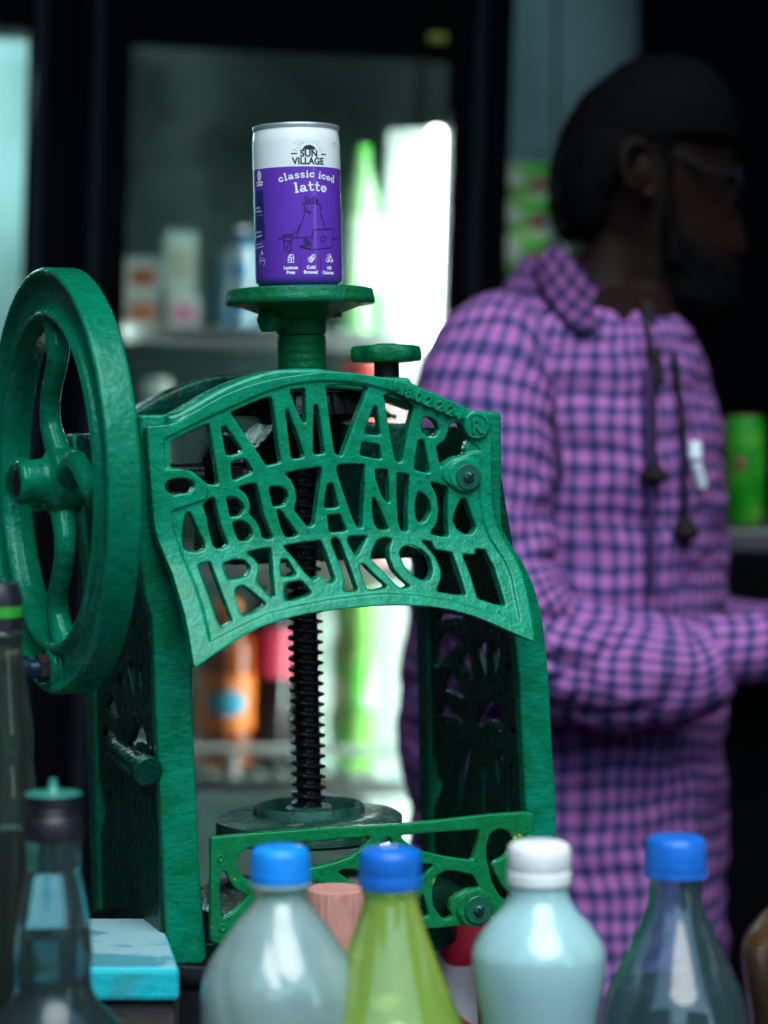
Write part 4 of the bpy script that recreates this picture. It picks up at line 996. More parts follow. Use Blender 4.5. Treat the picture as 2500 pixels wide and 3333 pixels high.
_, t2 = pack(548, 650, 958, 1050, .17, 'pink printed carton at the bottom of the second stack on the shelf', (.50, .55, .52), (.42, .16, .24), zbase=zA)
pack(530, 640, 755, 905, .18, 'pale cream carton on top of the pink printed one', (.42, .56, .52), (.34, .36, .27), zbase=t2)
def fbottle(pxc, py_top, py_bot, hw, y, label, liq, capc, labc, zbase, labspan=(.30, .52), shape='soda', group=None):
    a = fp(pxc, py_bot, y); t = fp(pxc, py_top, y); z0 = zbase; h_ = t.z - z0; rr = hw * .00019 * (1.5 + FY + y) / 1.5
    r = thing('soft_drink_bottle', label, 'bottle', W(a.x, y + .01, z0), group)
    pf = {'soda': [(.0, .0), (.8, 0), (.97, .02), (1, .08), (.96, .22), (.99, .30), (.99, .52), (.93, .58), (1, .66), (.92, .74), (.62, .85), (.40, .92), (.38, .94)],
          'wavy': [(.0, .0), (.8, 0), (1, .03), (1, .20), (.84, .30), (1, .42), (.98, .52), (.84, .60), (.98, .70), (.78, .80), (.5, .88), (.38, .94)]}[shape]
    bp = lathe([(p[0] * rr, p[1] * h_) for p in pf[:2]] + [(q * rr, z * h_) for q, z in catmull(pf[2:], 4)] + [(0, .94 * h_)], 40)
    obj('bottle_body', bp, liq, r)
    obj('cap', lathe([(0, h_), (rr * .40, h_), (rr * .44, h_ * .99), (rr * .44, h_ * .94), (0, h_ * .94)], 24), mat('soft_drink_cap', capc, .4), r)
    if labc:
        z0_, z1_ = labspan
        obj('bottle_label', lathe([(rr * .95, z0_ * h_), (rr * 1.02, z0_ * h_), (rr * 1.02, z1_ * h_), (rr * .95, z1_ * h_)], 40), labc, r)
    return r
Lq = lambda n, c, e=0: mat(n, c, .15, coat=.6, trans=.25, ior=1.2)
orange_lab = mat('orange_label', (.72, .16, .02), .4)
zB = zs2 + .0005
ob = fbottle(727, 1950, 2520, 92, .13, 'orange soda bottle behind the shelf rail, beside the cola bottle', Lq('orange_soda', (.30, .06, .008)), (.7, .2, .03), orange_lab, zB, (.24, .56))
# oval badge on the orange label, facing out
rr_ = 92 * .00019 * (1.5 + FY + .13) / 1.5
hh_ = fp(727, 1950, .13).z - zB
bm = bmesh.new(); n = 28
vs = []
for i in range(13):
    for j in range(7):
        a = R(-90) + (i / 12 - .5) * 1.5; vs.append(bm.verts.new((rr_ * 1.03 * math.cos(a), rr_ * 1.03 * math.sin(a), hh_ * .40 + (j / 6 - .5) * .034 * math.sqrt(max(.02, 1 - (2 * i / 12 - 1) ** 2)))))
for i in range(12):
    for j in range(6): bm.faces.new((vs[i * 7 + j], vs[i * 7 + j + 1], vs[i * 7 + j + 8], vs[i * 7 + j + 7]))
obj('oval_badge', bm, mat('blue_badge', (.05, .36, .55), .4), ob)
fbottle(868, 1850, 2520, 84, .15, 'dark cola bottle with a red label, between the orange and green sodas', Lq('cola', (.012, .006, .005)), (.5, .02, .03), mat('red_label', (.48, .02, .06), .4), zB, (.46, .70))
fbottle(1035, 1850, 2520, 80, .16, 'pale clear soda bottle just right of the feed screw', Lq('clear_soda', (.62, .78, .68)), (.1, .45, .08), mat('pale_label', (.62, .70, .62), .4), zB, (.30, .48), 'wavy')
fbottle(1185, 1800, 2520, 92, .14, 'bright green wavy soda bottle lit from the right', Lq('green_soda', (.26, .62, .14)), (.1, .45, .08), lab((.10, .55, .06), (.22, .62, .14), (.75, .8, .7)), zB, (.30, .50), 'wavy')
fbottle(1330, 1820, 2520, 88, .20, 'green soda bottle at the right end of the lower shelf, next to the lamp', Lq('green_soda', (.42, .66, .30)), (.1, .45, .08), lab((.5, .7, .4), (.7, .8, .6)), zB, (.30, .50), 'wavy')
fbottle(1165, 470, 1060, 62, .12, 'tall pale green bottle right of the can on the upper shelf', Lq('pale_green', (.36, .70, .32)), (.12, .55, .08), lab((.35, .70, .30), (.6, .8, .6)), zA, (.22, .62), 'soda')
fbottle(1290, 560, 1060, 56, .2, 'pale green bottle behind the tall one, nearest the bright lamp', Lq('pale_green', (.5, .72, .5)), (.5, .1, .1), lab((.6, .7, .6), (.35, .6, .3)), zA, (.22, .55), 'soda')
fbottle(780, 735, 1060, 42, .10, 'blue and white labelled bottle left of the can on the upper shelf', Lq('blue_drink', (.05, .30, .62)), (.8, .85, .85), lab((.03, .28, .66), (.62, .78, .84)), zA, (.06, .8), 'soda')
fbottle(850, 690, 1060, 40, .16, 'white bottle with blue label partly hidden by the can', Lq('white_drink', (.62, .74, .78)), (.05, .3, .7), lab((.65, .76, .8), (.06, .35, .66)), zA, (.06, .8), 'soda')
fbottle(716, 760, 1060, 36, .18, 'dark teal bottle standing between the cartons and the blue bottle', Lq('dark_teal', (.02, .11, .16)), (.02, .05, .08), None, zA)
jr = fp(512, 1262, .2)  # jar made up to give a pale bright spot here
jar = thing('bright_spot_jar', 'added white lidded jar making a bright spot in the dark part of the fridge', 'jar', W(jr.x, .2, zs0))
obj('jar_body', lathe([(0, 0), (.02, 0), (.022, .003), (.022, jr.z - zs0 - .02), (.018, jr.z - zs0 - .014), (0, jr.z - zs0 - .014)], 32), mat('dark_jar', (.05, .06, .06), .3), jar)
obj('lid', lathe([(0, jr.z - zs0 + .014), (.014, jr.z - zs0 + .013), (.020, jr.z - zs0 + .006), (.020, jr.z - zs0 - .0135), (0, jr.z - zs0 - .0135)], 32), mat('white_lid', (.8, .85, .82), .3), jar)
shelf(part1, gl - .03, gr + .03, zs0)
# yellow sticker on the fridge frame is a part of the fridge
st = fp(1425, 122, -.002)
part1('sticker', box(st.x - .011, st.x + .011, -.0035, -.0015 + .003, st.z - .005, st.z + .005), mat('yellow_sticker', (.35, .32, .02), .5), smooth=False)

# dark board and shelf things at the right of the back wall
v = P(2095, 0, 2.0); 
db = thing('dark_door', 'tall black door leaf standing open at the right behind the person', 'door', (v.x + .4, 2.05, ZG))
obj('door_leaf', box(-.4, .4, -.03, .03, .0, 1.62 - ZG - .002, .004), M_frame, db, smooth=False)
obj('door_knob', xf(lathe([(0, .05), (.02, .048), (.028, .035), (.02, .02), (.01, .016), (.01, 0), (0, 0)], 24), T(-.34, -.03, 1.0) @ Matrix.Rotation(R(90), 4, 'X')), M_frame2, db)
# chips packets hanging in a strip
M_chips = lab((.01, .45, .02), (.25, .66, .08), (.8, .85, .6), 'chip_packet_print')
for k, (y0, y1, xo, nm) in enumerate(((352, 440, 0, 'top green snack packet of the hanging strip'), (432, 520, -4, 'middle green snack packet of the hanging strip'), (505, 612, -6, 'bottom green snack packet of the hanging strip'))):
    a, b = Q(1078 + xo, y1, 1.6), Q(1192 + xo, y0, 1.6); wd, hh = b.x - a.x, b.z - a.z
    r = thing('snack_packet', nm, 'packet', ((a.x + b.x) / 2, 1.6 - .012 * k, a.z), 'snack packets in the hanging strip')
    bm = bmesh.new(); g = {}
    n = 14
    for s in (-1, 1):
        for i in range(n + 1):
            for j in range(n + 1):
                u, v_ = i / n * 2 - 1, j / n * 2 - 1
                th = .022 * (max(0, 1 - abs(u) ** 2.5) * max(0, 1 - abs(v_) ** 3)) ** .6 + .002 * math.sin(9 * u + 4 * v_ + k)* (1 - v_ * v_) * (1 - u * u)
                g[s, i, j] = bm.verts.new((u * wd / 2 * (1 - .04 * (1 - v_ * v_)), s * (th + .0003), (v_ + 1) / 2 * hh))
        for i in range(n):
            for j in range(n): bm.faces.new((g[s, i, j], g[s, i + 1, j], g[s, i + 1, j + 1], g[s, i, j + 1]))
    bmesh.ops.remove_doubles(bm, verts=bm.verts[:], dist=.0008)
    obj('pouch', bm, M_chips, r, angle=None)
    obj('red_badge', xf(lathe([(0, .0245), (wd * .2, .023), (wd * .22, .020)], 24), T(wd * .2, 0, hh * .45) @ Matrix.Rotation(R(90), 4, 'X') @ Matrix.Diagonal((1, .7, 1, 1))), mat('brown_red_ink', (.30, .05, .03), .4), r)
    obj('pale_badge', xf(lathe([(0, .0245), (wd * .16, .023), (wd * .18, .018)], 24), T(-wd * .22, 0, hh * .55) @ Matrix.Rotation(R(90), 4, 'X')), mat('pale_ink', (.62, .66, .50), .4), r)
v = P(1640, 1555, 1.62); 
st_ = thing('hanging_strip', 'blue and white plastic strip the snack packets hang from', 'strip', (Q(1200, 500, 1.66).x, 1.66, Q(1200, 650, 1.66).z))
obj('strip_band', box(-.004, .004, -.001, .001, 0, 1.62 - Q(1200, 650, 1.66).z - .001), mat('strip_grey', (.05, .06, .06), .4), st_, smooth=False)
obj('blue_clip', box(-.015, .015, -.01, .01, Q(1, 490, 1.66).z - Q(1, 650, 1.66).z, Q(1, 465, 1.66).z - Q(1, 650, 1.66).z, .003), mat('blue_clip', (.02, .2, .6), .4), st_)
# green drink can on the crate at the far right
Yc = 1.1
a, b = Q(1566, 1132, Yc), Q(1652, 895, Yc)
kc = thing('storage_crate', 'dark storage crate at the right edge behind the person', 'crate', ((a.x + b.x) / 2 + .16, Yc + .1, ZG))
hk = a.z - ZG - .001
obj('crate_body', box(-.26, .4, -.2, .2, 0, hk - .025, .006), M_frame, kc, smooth=False)
obj('crate_lid', box(-.262, .402, -.202, .202, hk - .0245, hk, .004), mat('grey_crate_lid', (.06, .065, .07), .4), kc, smooth=False)
gc = thing('soda_can', 'green soda can with a red lid rim on the dark crate at right', 'can', ((a.x + b.x) / 2, Yc, a.z))
hc2, r2 = b.z - a.z, (b.x - a.x) / 2
obj('can_body', lathe([(0, .002), (r2 * .8, 0), (r2, .008), (r2, hc2 - .014), (r2 * .85, hc2 - .002)], 48), lab((.01, .28, .01), (.02, .36, .02), (.10, .42, .03)), gc)
obj('can_rim', lathe([(r2 * .85, hc2 - .003), (r2 * .88, hc2), (r2 * .8, hc2 - .002), (0, hc2 - .004)], 48), mat('dark_red_rim', (.16, .01, .02), .4), gc)
obj('can_badge', xf(lathe([(0, r2 * 1.01), (r2 * .28, r2 * .98), (r2 * .42, r2 * .9)], 24), T(-r2 * .25, 0, hc2 * .55) @ Matrix.Rotation(R(90), 4, 'X')), mat('red_badge', (.22, .03, .04), .4), gc)

# ------------------------------------------------------------------ street fronts across the road (what the bottles mirror)
def street_house(x0, x1, h, y, label, c):
    r = thing('street_house', label, 'building', ((x0 + x1) / 2, y, ZG)); wd = x1 - x0
    obj('wall', box(-wd / 2, wd / 2, -3, 0, 0, h), concrete('street_plaster', c, tuple(k * 1.2 for k in c), .8), r, smooth=False)
    obj('roof', box(-wd / 2 - .2, wd / 2 + .2, -3.2, .2, h, h + .18), M_dark, r, smooth=False)
    for i in range(int(wd / 1.6)):
        obj('window', box(-wd / 2 + .5 + i * 1.6, -wd / 2 + 1.4 + i * 1.6, .002, .03, 1.0, 2.1), mat('dark_window', (.02, .03, .03), .1), r, smooth=False)
street_house(-9.5, -2.6, 5.4, -8.5, 'grey plastered street house opposite the stall, the taller one', (.12, .12, .12))
street_house(-2.4, 2.2, 3.2, -9.0, 'low street house opposite the stall with a flat dark roof', (.14, .13, .12))
street_house(2.5, 9, 4.6, -8.5, 'brownish street house opposite the stall on the right', (.13, .11, .10))

# ------------------------------------------------------------------ the person
PY = .80
def pq(x, y, Y=PY): return Q(x, y, Y)
per = thing('person', 'person in a pink and navy checked shirt and glasses looking down to the right', 'person', (pq(1200, 1000).x, PY, ZG))
pO = Vector(per.location)
M_skin = rough_up(mat('brown_skin', (.014, .0072, .0058), .6, spec=.10), 60, .2, .002)
M_hair = rough_up(mat('black_hair', (.003, .003, .0032), .8, spec=.05), 300, .6, .003, 3, (1, 1, .25))
M_frameg = mat('dark_glasses_frame', (.006, .007, .010), .5, spec=.2)
def checks(name):
    m = mat(name, (.4, .15, .5), .85, spec=.2); nt = m.node_tree; b = nt.nodes['Principled BSDF']
    uvn = nt.nodes.new('ShaderNodeUVMap'); uvn.uv_map = 'UVMap'
    sep = nt.nodes.new('ShaderNodeSeparateXYZ')
    ns = nt.nodes.new('ShaderNodeTexNoise'); ns.inputs['Scale'].default_value = 9; ns.inputs['Detail'].default_value = 1
    nt.links.new(uvn.outputs[0], ns.inputs['Vector'])
    mx_ = nt.nodes.new('ShaderNodeMix'); mx_.data_type = 'VECTOR'; mx_.inputs[0].default_value = .035
    nt.links.new(uvn.outputs[0], mx_.inputs[4]); nt.links.new(ns.outputs['Color'], mx_.inputs[5])
    nt.links.new(mx_.outputs[1], sep.inputs[0])
    out = []
    for k in (0, 1):
        mu = nt.nodes.new('ShaderNodeMath'); mu.operation = 'MULTIPLY'; mu.inputs[1].default_value = 1 / (.0140, .0170)[k]; nt.links.new(sep.outputs[k], mu.inputs[0])
        fr = nt.nodes.new('ShaderNodeMath'); fr.operation = 'FRACT'; nt.links.new(mu.outputs[0], fr.inputs[0])
        out.append(ramp(nt, fr.outputs[0], [(.0, (1, 1, 1)), (.04, (1, 1, 1)), (.10, (0, 0, 0)), (.60, (0, 0, 0)), (.66, (1, 1, 1))]))
    pink, mid, navy = (.40, .135, .40), (.13, .075, .25), (.018, .030, .095)
    a = mixc(nt, out[0], pink, mid); c = mixc(nt, out[0], mid, navy)
    nt.links.new(mixc(nt, out[1], a, c), b.inputs['Base Color'])
    return rough_up(m, 30, .5, .006, 3)
M_shirt = checks('checked_cotton')
def loft(rows, seg=56, uvscale=True, cap=True, wob=None):
    """rows: (z, xc, yc, rx, ry, power)"""
    bm = bmesh.new(); uv = bm.loops.layers.uv.new('UVMap'); rings = []
    for i, (z, xc, yc, rx, ry) in enumerate(rows):
        ring = []
        for k in range(seg):
            a = 2 * math.pi * k / seg; c, s = math.cos(a), math.sin(a)
            e = .85
            x = xc + rx * math.copysign(abs(c) ** e, c); y = yc + ry * math.copysign(abs(s) ** e, s)
            f = wob(a, z) if wob else 0
            ring.append(bm.verts.new((x + f * c, y + f * s, z)))
        rings.append(ring)
    per_ = math.pi * (.15 + .19)
    for i in range(len(rows) - 1):
        for k in range(seg):
            k2 = (k + 1) % seg; f = bm.faces.new((rings[i][k], rings[i][k2], rings[i + 1][k2], rings[i + 1][k]))
            for l, (ii, kk) in zip(f.loops, ((i, k), (i, k + 1), (i + 1, k + 1), (i + 1, k))): l[uv].uv = (per_ * kk / seg, rows[ii][0])
    if cap:
        bm.faces.new(rings[0]); bm.faces.new(rings[-1])
    return bm
def interp(rows, n):
    return catmull(rows, n)
def padd(name, bm, m, par=None, **k):
    bm.transform(Matrix.Translation(-pO)); return obj(name, bm, m, par or per, **k)
# rows (y, back x, front x, half depth m)
trows = [(1.0, 606, 1195, 1385, .070), (1.0, 634, 1130, 1430, .105), (1, 680, 1030, 1470, .155), (1, 740, 965, 1500, .19), (1, 850, 925, 1532, .20), (1, 1000, 905, 1555, .205), (1, 1150, 893, 1562, .20), (1, 1300, 880, 1563, .195), (1, 1450, 862, 1562, .19), (1, 1600, 855, 1562, .19), (1, 1750, 875, 1562, .195), (1, 1900, 880, 1562, .20), (1, 2100, 880, 1562, .205), (1, 2300, 878, 1562, .21)]
def rowsof(tr, dy=0):
    out = []
    for _, y, b, f, hd in tr:
        p0, p1 = pq(b, y), pq(f, y); out.append((p0.z, (p0.x + p1.x) / 2, PY + dy, (p1.x - p0.x) / 2, hd))
    return out
from mathutils import noise as mn
def crease(p, f=1.0):
    q = Vector((p.x * 9 + p.z * 14, p.y * 7, p.z * 20 - p.x * 12)) * f
    a = 1 - abs(mn.noise(q)) * 2.2; b = mn.noise(q * 2.1 + Vector((3, 1, 7)))
    return .0062 * max(0, a) ** 3 + .0030 * b
def folds(a, z): return .35 * ( .0035 * math.sin(3 * a + 31 * z) * math.sin(17 * z + a) + .0022 * math.sin(7 * a - 45 * z))
sb = loft(catmull(rowsof(trows), 9), 110, wob=folds); sb.normal_update()
for v in sb.verts: v.co += v.normal * crease(v.co)
zt_, zm_, xb_, xf_ = pq(1195, 606).z, pq(1195, 790).z, pq(1195, 606).x, pq(1385, 606).x
for v in sb.verts:
    k_ = max(0, min(1, (v.co.z - zm_) / (zt_ - zm_)))
    v.co.z -= .022 * k_ * k_ * max(-.1, min(1.1, (v.co.x - xb_) / (xf_ - xb_)))
shirt = padd('shirt', sb, M_shirt, angle=None)
# near sleeve
sp = [(1085, 735, .72, 110), (1068, 800, .655, 150), (1045, 900, .62, 158), (1040, 1050, .60, 158), (1050, 1200, .585, 152), (1085, 1320, .575, 148), (1165, 1405, .57, 140), (1280, 1438, .57, 138), (1400, 1448, .57, 128), (1480, 1446, .575, 112), (1535, 1420, .58, 92)]
spc = catmull([(*pq(x, y, Y), r * F * K * (1.5 + Y)) for x, y, Y, r in sp], 12)
tb_ = tube([c[:3] for c in spc], [c[3] for c in spc], 84, Vector((0, 1, 0)), 1); tb_.normal_update()
for v in tb_.verts:
    e_ = pq(1170, 1400, .57); k_ = .7 + 1.4 * math.exp(-((v.co.x - e_.x) ** 2 + (v.co.z - e_.z) ** 2) / .006)
    v.co += v.normal * (crease(v.co, 1.15) - .002) * k_
padd('sleeve', tb_, M_shirt, shirt, angle=None)
fp_s = [(1525, 1408, .58, 86), (1545, 1406, .58, 80), (1600, 1404, .58, 77), (1680, 1400, .58, 75), (1790, 1396, .58, 70), (1900, 1392, .58, 66)]
spc = catmull([(*pq(x, y, Y), r * F * K * (1.5 + Y)) for x, y, Y, r in fp_s], 5)
padd('cuff_sleeve', tube([c[:3] for c in spc], [c[3] for c in spc], 36, Vector((0, 1, 0))), M_shirt, shirt, angle=None)
# far sleeve
sp = [(1350, 760, .93, 120), (1380, 900, 1.0, 120), (1400, 1100, 1.02, 115), (1430, 1280, 1.0, 110), (1530, 1370, .96, 95), (1700, 1380, .92, 75), (1890, 1380, .90, 68)]
spc = catmull([(*pq(x, y, Y), r * F * K * (1.5 + Y)) for x, y, Y, r in sp], 5)
padd('sleeve', tube([c[:3] for c in spc], [c[3] for c in spc], 32, Vector((0, 1, 0))), M_shirt, shirt, angle=None)
# collar
def collar():
    bm = bmesh.new(); uv = bm.loops.layers.uv.new('UVMap'); n = 26; g = []
    for i in range(n + 1):
        t = i / n; a = R(-62) - t * R(236) 
        # a runs from the near front, round the back, to the far front
        cx, cy = pq(1290, 600).x, PY
        fr = .5 + .5 * math.cos(a)                      # 1 at the front, 0 at the back
        x = cx + .070 * math.cos(a); y = cy + .074 * math.sin(a)
        ztop = pq(1, 552).z - fr * .066
        drop = .032 + .016 * fr + (.016 if i in (0, n) else 0)
        g.append((Vector((x, y, ztop)), Vector((x + .010 * math.cos(a), y + .012 * math.sin(a), ztop - drop * .45)), Vector((x + .024 * math.cos(a), y + .030 * math.sin(a), ztop - drop * 1.25))))
    vs = [[bm.verts.new(p) for p in r] for r in g]
    for i in range(n):
        for j in range(2):
            f = bm.faces.new((vs[i][j], vs[i + 1][j], vs[i + 1][j + 1], vs[i][j + 1]))
            for l, (ii, jj) in zip(f.loops, ((i, j), (i + 1, j), (i + 1, j + 1), (i, j + 1))): l[uv].uv = (.015 * ii, .03 * jj)
    bmesh.ops.solidify(bm, geom=bm.faces[:], thickness=.0025)
    bmesh.ops.subdivide_edges(bm, edges=bm.edges[:], cuts=1, use_grid_fill=True, smooth=.4)
    return bm
padd('collar', collar(), M_shirt, shirt, angle=None)
def flap():
    bm = bmesh.new(); uv = bm.loops.layers.uv.new('UVMap')
    top = catmull([(1192, 526, .745), (1236, 556, .728), (1290, 612, .712), (1348, 676, .716)], 5)
    bot = catmull([(1146, 578, .725), (1178, 645, .660), (1222, 700, .612), (1276, 716, .600)], 5)
    m_ = 5; g = []
    for a, b in zip(top, bot):
        r = []
        for j in range(m_ + 1):
            t = j / m_; q = [a[k] + (b[k] - a[k]) * t for k in range(3)]; q[2] -= .018 * math.sin(t * math.pi)
            r.append(bm.verts.new(pq(*q)))
        g.append(r)
    for i in range(len(g) - 1):
        for j in range(m_):
            f = bm.faces.new((g[i][j], g[i + 1][j], g[i + 1][j + 1], g[i][j + 1]))
            for l, (ii, jj) in zip(f.loops, ((i, j), (i + 1, j), (i + 1, j + 1), (i, j + 1))): l[uv].uv = (.0062 * ii, .0100 * jj)
    bmesh.ops.solidify(bm, geom=bm.faces[:], thickness=.004)
    return bm
padd('collar_flap', flap(), M_shirt, shirt, angle=None)
# placket, pocket
def strip(p, q, wd, th, up=(0, 0, 1)):
    p, q = Vector(p), Vector(q); d = q - p
    b = box(-wd / 2, wd / 2, -th, th, 0, d.length, th * .5, 1); return xf(b, T(*p) @ d.to_track_quat('Z', 'Y').to_matrix().to_4x4())
# body: trunk, neck, head with a face, arms and hands as one skin
hrows = [(1, 128, 1405, 1455, .012), (1, 145, 1360, 1500, .040), (1, 175, 1315, 1538, .058), (1, 215, 1268, 1562, .070), (1, 265, 1236, 1578, .0765), (1, 320, 1214, 1582, .079), (1, 372, 1204, 1584, .079), (1, 398, 1203, 1578, .077), (1, 420, 1203, 1580, .075), (1, 450, 1206, 1590, .071), (1, 485, 1214, 1602, .067), (1, 515, 1228, 1612, .064), (1, 545, 1238, 1616, .060), (1, 558, 1240, 1600, .059), (1, 575, 1243, 1588, .058), (1, 592, 1244, 1597, .057), (1, 605, 1245, 1586, .056), (1, 622, 1246, 1592, .054), (1, 645, 1260, 1576, .050), (1, 668, 1290, 1566, .044), (1, 690, 1330, 1540, .032), (1, 700, 1370, 1500, .018)]
def headbm():
    bm = loft(catmull(rowsof(hrows), 3), 64)
    # pull the front into a face: narrower towards the profile line
    for v in bm.verts:
        xm = pq(1400, 400).x; t = (v.co.x - xm) / .09
        if t > 0: v.co.y = PY + (v.co.y - PY) * (1 - .42 * min(1, t) ** 2)
    # eye socket, nose wings
    for v in bm.verts:
        e = pq(1560, 430)
        for s in (-1, 1):
            d = (Vector((v.co.x, v.co.y, v.co.z)) - Vector((e.x + .004, PY + s * .032, e.z))).length
            if d < .02: v.co.y -= s * .007 * (1 - d / .02); v.co.x -= .004 * (1 - d / .02)
    return bm
nrows = [(1, 470, 1235, 1440, .056), (1, 540, 1230, 1420, .058), (1, 600, 1210, 1395, .062), (1, 650, 1190, 1390, .072), (1, 720, 1150, 1400, .10)]
def fingers(wr, dirx, Y, flip):
    bms = [tube([wr, wr + Vector((.045, 0, -.004)), wr + Vector((.085, 0, -.012))], [.030, .036, .034], 16, Vector((0, 1, 0)), .55)]
    for i, (dy, L) in enumerate(((-.027, .070), (-.009, .080), (.009, .076), (.026, .060))):
        b = wr + Vector((.080, dy * .4, -.010 + dy * .35))
        b = wr + Vector((.082, dy * .15, -.012 - dy))
        pts = [b - Vector((.02, 0, 0)), b + Vector((L * .35, -flip * .004, -.002)), b + Vector((L * .62, flip * .012, -.006)), b + Vector((L * .72, flip * .030, -.012))]
        bms.append(tube(catmull([tuple(p) for p in pts], 4), [.0092 - .0002 * k for k in range(13)], 12, Vector((0, 1, 0))))
    th = [wr + Vector((.02, 0, .022)), wr + Vector((.05, flip * .012, .040)), wr + Vector((.078, flip * .022, .038))]
    bms.append(tube(catmull([tuple(p) for p in th], 4), [.0125 - .0004 * k for k in range(9)], 12, Vector((0, 1, 0))))
    return bms
def limb(pts):
    spc = catmull([(*pq(x, y, Y), r) for x, y, Y, r in pts], 4)
    return tube([c[:3] for c in spc], [c[3] for c in spc], 24, Vector((0, 1, 0)))
tor = [(z, xc, yc, rx * .93, ry * .93) for z, xc, yc, rx, ry in rowsof(trows[1:])]
hips = tor[-1]; zh = hips[0]
tor += [(zh - .10, hips[1], PY, .13, .18)]
bparts = [headbm(), loft(catmull(rowsof(nrows), 4), 48), loft(catmull(tor, 3), 48)]
xm = hips[1]
for s in (-1, 1):
    bparts.append(tube([(xm, PY + s * .09, zh + .02), (xm + .01, PY + s * .10, -.72), (xm + .005, PY + s * .10, -1.17), (xm + .01, PY + s * .10, -1.215)], [.098, .066, .045, .046], 20, Vector((0, 1, 0))))
    bparts.append(tube([(xm - .06, PY + s * .10, -1.213), (xm + .05, PY + s * .105, -1.212), (xm + .17, PY + s * .115, -1.222)], [.034, .037, .025], 14, Vector((0, 0, 1))))
bparts.append(limb([(1075, 780, .69, .054), (1050, 1000, .60, .050), (1075, 1280, .58, .045), (1160, 1400, .575, .043), (1350, 1430, .575, .036), (1500, 1420, .58, .028), (1600, 1404, .58, .024), (1960, 1392, .58, .024)]))
w1 = pq(1950, 1392, .58); bparts += fingers(w1, 1, .58, 1)
bparts.append(limb([(1350, 780, .93, .05), (1395, 1050, 1.0, .046), (1440, 1280, .99, .042), (1540, 1370, .955, .033), (1700, 1380, .92, .026), (1960, 1380, .89, .024)]))
w2 = pq(1950, 1380, .89); bparts += fingers(w2, 1, .89, -1)
body = padd('body', voxel(joinbm(*bparts), .0042, 4), M_skin, angle=None)
tr_r = [(1, 2230, 886, 1556, .205)]
def leg(s): return tube([(xm, PY + s * .092, zh + .03), (xm + .01, PY + s * .10, -.72), (xm + .005, PY + s * .10, -1.16), (xm + .005, PY + s * .10, -1.20)], [.115, .088, .078, .080], 24, Vector((0, 1, 0)))
M_trs = rough_up(mat('dark_trousers', (.02, .022, .028), .8), 60, .4, .004)
padd('trousers', voxel(joinbm(leg(-1), leg(1), loft([(zh - .16, xm, PY, .135, .195), (zh + .05, xm, PY, .132, .19)], 40)), .006, 3), M_trs, angle=None)
# hair: cap over the skull down to the nape, sideburn and beard
def hairbm():
    rr = [(1, 122, 1400, 1462, .014), (1, 138, 1352, 1508, .046), (1, 170, 1303, 1548, .066), (1, 212, 1254, 1574, .079), (1, 262, 1222, 1590, .086), (1, 315, 1200, 1588, .088)]
    a = loft(catmull(rowsof(rr), 3), 64)
    rb_ = [(1, 312, 1200, 1500, .088), (1, 370, 1188, 1420, .087), (1, 420, 1187, 1352, .084), (1, 460, 1192, 1325, .078), (1, 500, 1204, 1308, .070), (1, 520, 1222, 1296, .058)]
    b = loft(catmull(rowsof(rb_), 3), 64)
    side = []
    for s in (-1, 1):
        pts = [pq(1415, 290), pq(1422, 360), pq(1428, 430), pq(1432, 510), pq(1440, 580)]
        side.append(tube([(p.x, PY + s * (.070 - .004 * i), p.z) for i, p in enumerate(pts)], [.020, .016, .013, .015, .020], 16, Vector((0, 1, 0)), .6))
    return voxel(joinbm(a, b, *side), .0045, 2)
hb_ = hairbm()
for v in hb_.verts:
    v.co += mn.noise_vector(v.co * 60) * .0015 + mn.noise_vector(v.co * 260) * .003
hair = padd('hair', hb_, M_hair, body, angle=None)
def beardbm():
    rr = [(1, 470, 1390, 1452, .073), (1, 520, 1385, 1490, .070), (1, 560, 1390, 1560, .066), (1, 585, 1395, 1602, .062), (1, 600, 1395, 1590, .061), (1, 630, 1385, 1600, .059), (1, 660, 1375, 1590, .055), (1, 690, 1385, 1566, .044), (1, 712, 1420, 1520, .024)]
    b = loft(catmull(rowsof(rr), 3), 48)
    for v in b.verts:
        x0 = pq(1400, 400).x; t = (v.co.x - x0) / .09
        if t > 0: v.co.y = PY + (v.co.y - PY) * (1 - .40 * min(1, t) ** 2)
    b = voxel(b, .0045, 2)
    for v in b.verts: v.co += mn.noise_vector(v.co * 60) * .002 + mn.noise_vector(v.co * 260) * .003
    return b
padd('beard', beardbm(), M_hair, body, angle=None)
for s in (-1, 1):
    e = pq(1362, 385)
    ea = [tube(catmull([(e.x + .0155 * math.cos(t) * (1 + .1 * math.sin(t)) - .004 * math.sin(t), PY + s * (.082 + .008 * math.cos(t + .4) * -1), e.z + .024 * math.sin(t)) for t in [R(-70 + 22 * i) for i in range(15)]], 2), .0046, 10, Vector((0, 1, 0))),
          xf(lathe([(0, .003), (.010, .002), (.014, -.004)], 20), T(e.x + .002, PY + s * .079, e.z) @ Matrix.Rotation(R(90 if s < 0 else -90), 4, 'X') @ Matrix.Diagonal((1, 1.5, 1, 1))),
          xf(lathe([(0, -.008), (.006, -.005), (.008, 0), (.006, .006), (0, .008)], 14), T(e.x + .008, PY + s * .083, e.z - .023))]
    padd('ear', joinbm(*ea), M_skin, body, angle=None)
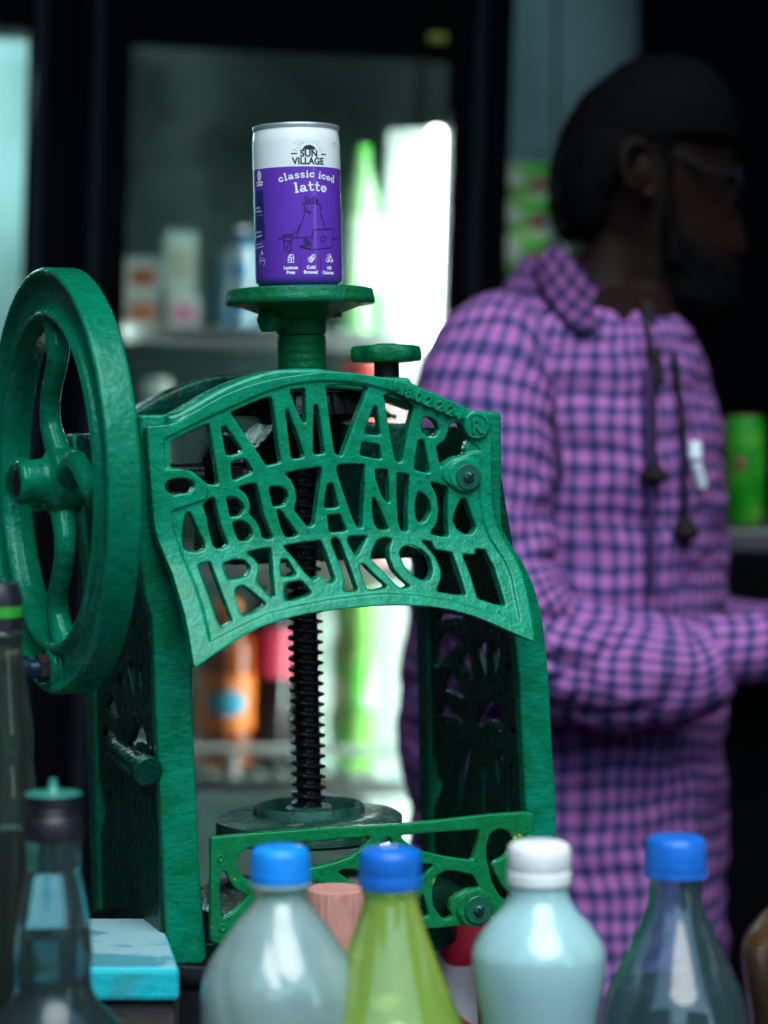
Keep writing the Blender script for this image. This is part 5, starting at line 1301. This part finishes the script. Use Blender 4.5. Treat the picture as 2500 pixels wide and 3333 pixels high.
# glasses
gz, gx = pq(1580, 408).z, pq(1588, 408).x
gb = []
for s in (-1, 1):
    gb.append(tube(catmull([(gx - .004 - .010 * abs(math.sin(t)) * 0 , PY + s * (.033 + .024 * math.cos(t)), gz + .018 * math.sin(t)) for t in [i * math.pi / 8 for i in range(16)]], 2, True), .0022, 8, Vector((1, 0, 0))))
    e = pq(1362, 372)
    gb.append(tube([(gx - .004, PY + s * .057, gz + .008), (gx - .03, PY + s * .070, gz + .008), (e.x, PY + s * .084, e.z + .022), (e.x - .018, PY + s * .083, e.z - .004)], .0024, 8))
gb.append(tube([(gx - .002, PY - .010, gz + .004), (gx + .002, PY, gz + .007), (gx - .002, PY + .010, gz + .004)], .0022, 8))
gl_ = padd('glasses', joinbm(*gb), M_frameg, body)
# neck tape, cords with black tassels, pen
M_cord = mat('black_cord', (.006, .006, .007), .7, spec=.2)
def surf_y(x, y):          # near surface of the shirt at a view position
    best = None
    rs = rowsof(trows); z = pq(x, y, .66).z; X = pq(x, y, .66).x
    for a, b in zip(rs, rs[1:]):
        if b[0] <= z <= a[0]:
            t = (a[0] - z) / (a[0] - b[0]); xc = a[1] + (b[1] - a[1]) * t; rx = a[3] + (b[3] - a[3]) * t; ry = a[4] + (b[4] - a[4]) * t
            q_ = min(.98, abs((X - xc) / rx)); return PY - ry * (1 - q_ ** (2 / .85)) ** (.85 / 2) - .012
    return PY - .2
def onshirt(x, y): return tuple(pq(x, y, surf_y(x, y)))
for pl, tx, ty in (([(1395, 700), (1408, 780), (1412, 880), (1412, 960), (1410, 1005)], 1412, 1020), ([(1455, 760), (1470, 880), (1478, 980), (1480, 1080), (1480, 1120)], 1482, 1142)):
    padd('neck_cord', tube(catmull([onshirt(*p) for p in pl], 4), .0028, 8), M_cord, shirt)
    c_ = Vector(onshirt(tx, ty)); 
    padd('tassel', xf(lathe([(0, .012), (.003, .011), (.006, .006), (.011, .000), (.0125, -.005), (.009, -.009), (0, -.0105)], 20, lambda a, z: 1 + .06 * math.sin(7 * a)), T(*c_)), M_cord, shirt)
padd('neck_tape', strip(onshirt(1420, 830), onshirt(1396, 650), .013, .003), M_cord, shirt)
c0_, c1_ = Vector(onshirt(1516, 1052)), Vector(onshirt(1503, 1000))
padd('pen', joinbm(rod(c0_, c1_, .0052, 12), rod(c1_ + (c1_ - c0_) * .12, Vector(onshirt(1500, 955)), .0062, 12)), mat('white_pen', (.75, .85, .9), .3), shirt)
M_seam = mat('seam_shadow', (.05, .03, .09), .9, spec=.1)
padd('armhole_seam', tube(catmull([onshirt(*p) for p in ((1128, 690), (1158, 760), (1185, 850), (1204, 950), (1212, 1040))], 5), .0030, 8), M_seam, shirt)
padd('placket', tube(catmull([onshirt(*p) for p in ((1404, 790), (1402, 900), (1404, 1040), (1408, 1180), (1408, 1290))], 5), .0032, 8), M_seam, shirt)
a_ = fp(1188, 1172, .12)
rc2 = thing('soda_can', 'red soda can in the dark middle part of the fridge, seen beside the star knob', 'can', W(a_.x, .12, zs0))
h2 = a_.z - zs0
obj('can_body', lathe([(0, .002), (.024, 0), (.030, .008), (.030, h2 - .012), (.025, h2 - .002)], 40), mat('red_can_print', (.42, .03, .03), .35), rc2)
obj('can_rim', lathe([(.025, h2 - .003), (.026, h2), (.023, h2 - .002), (0, h2 - .004)], 40), M_alu, rc2)
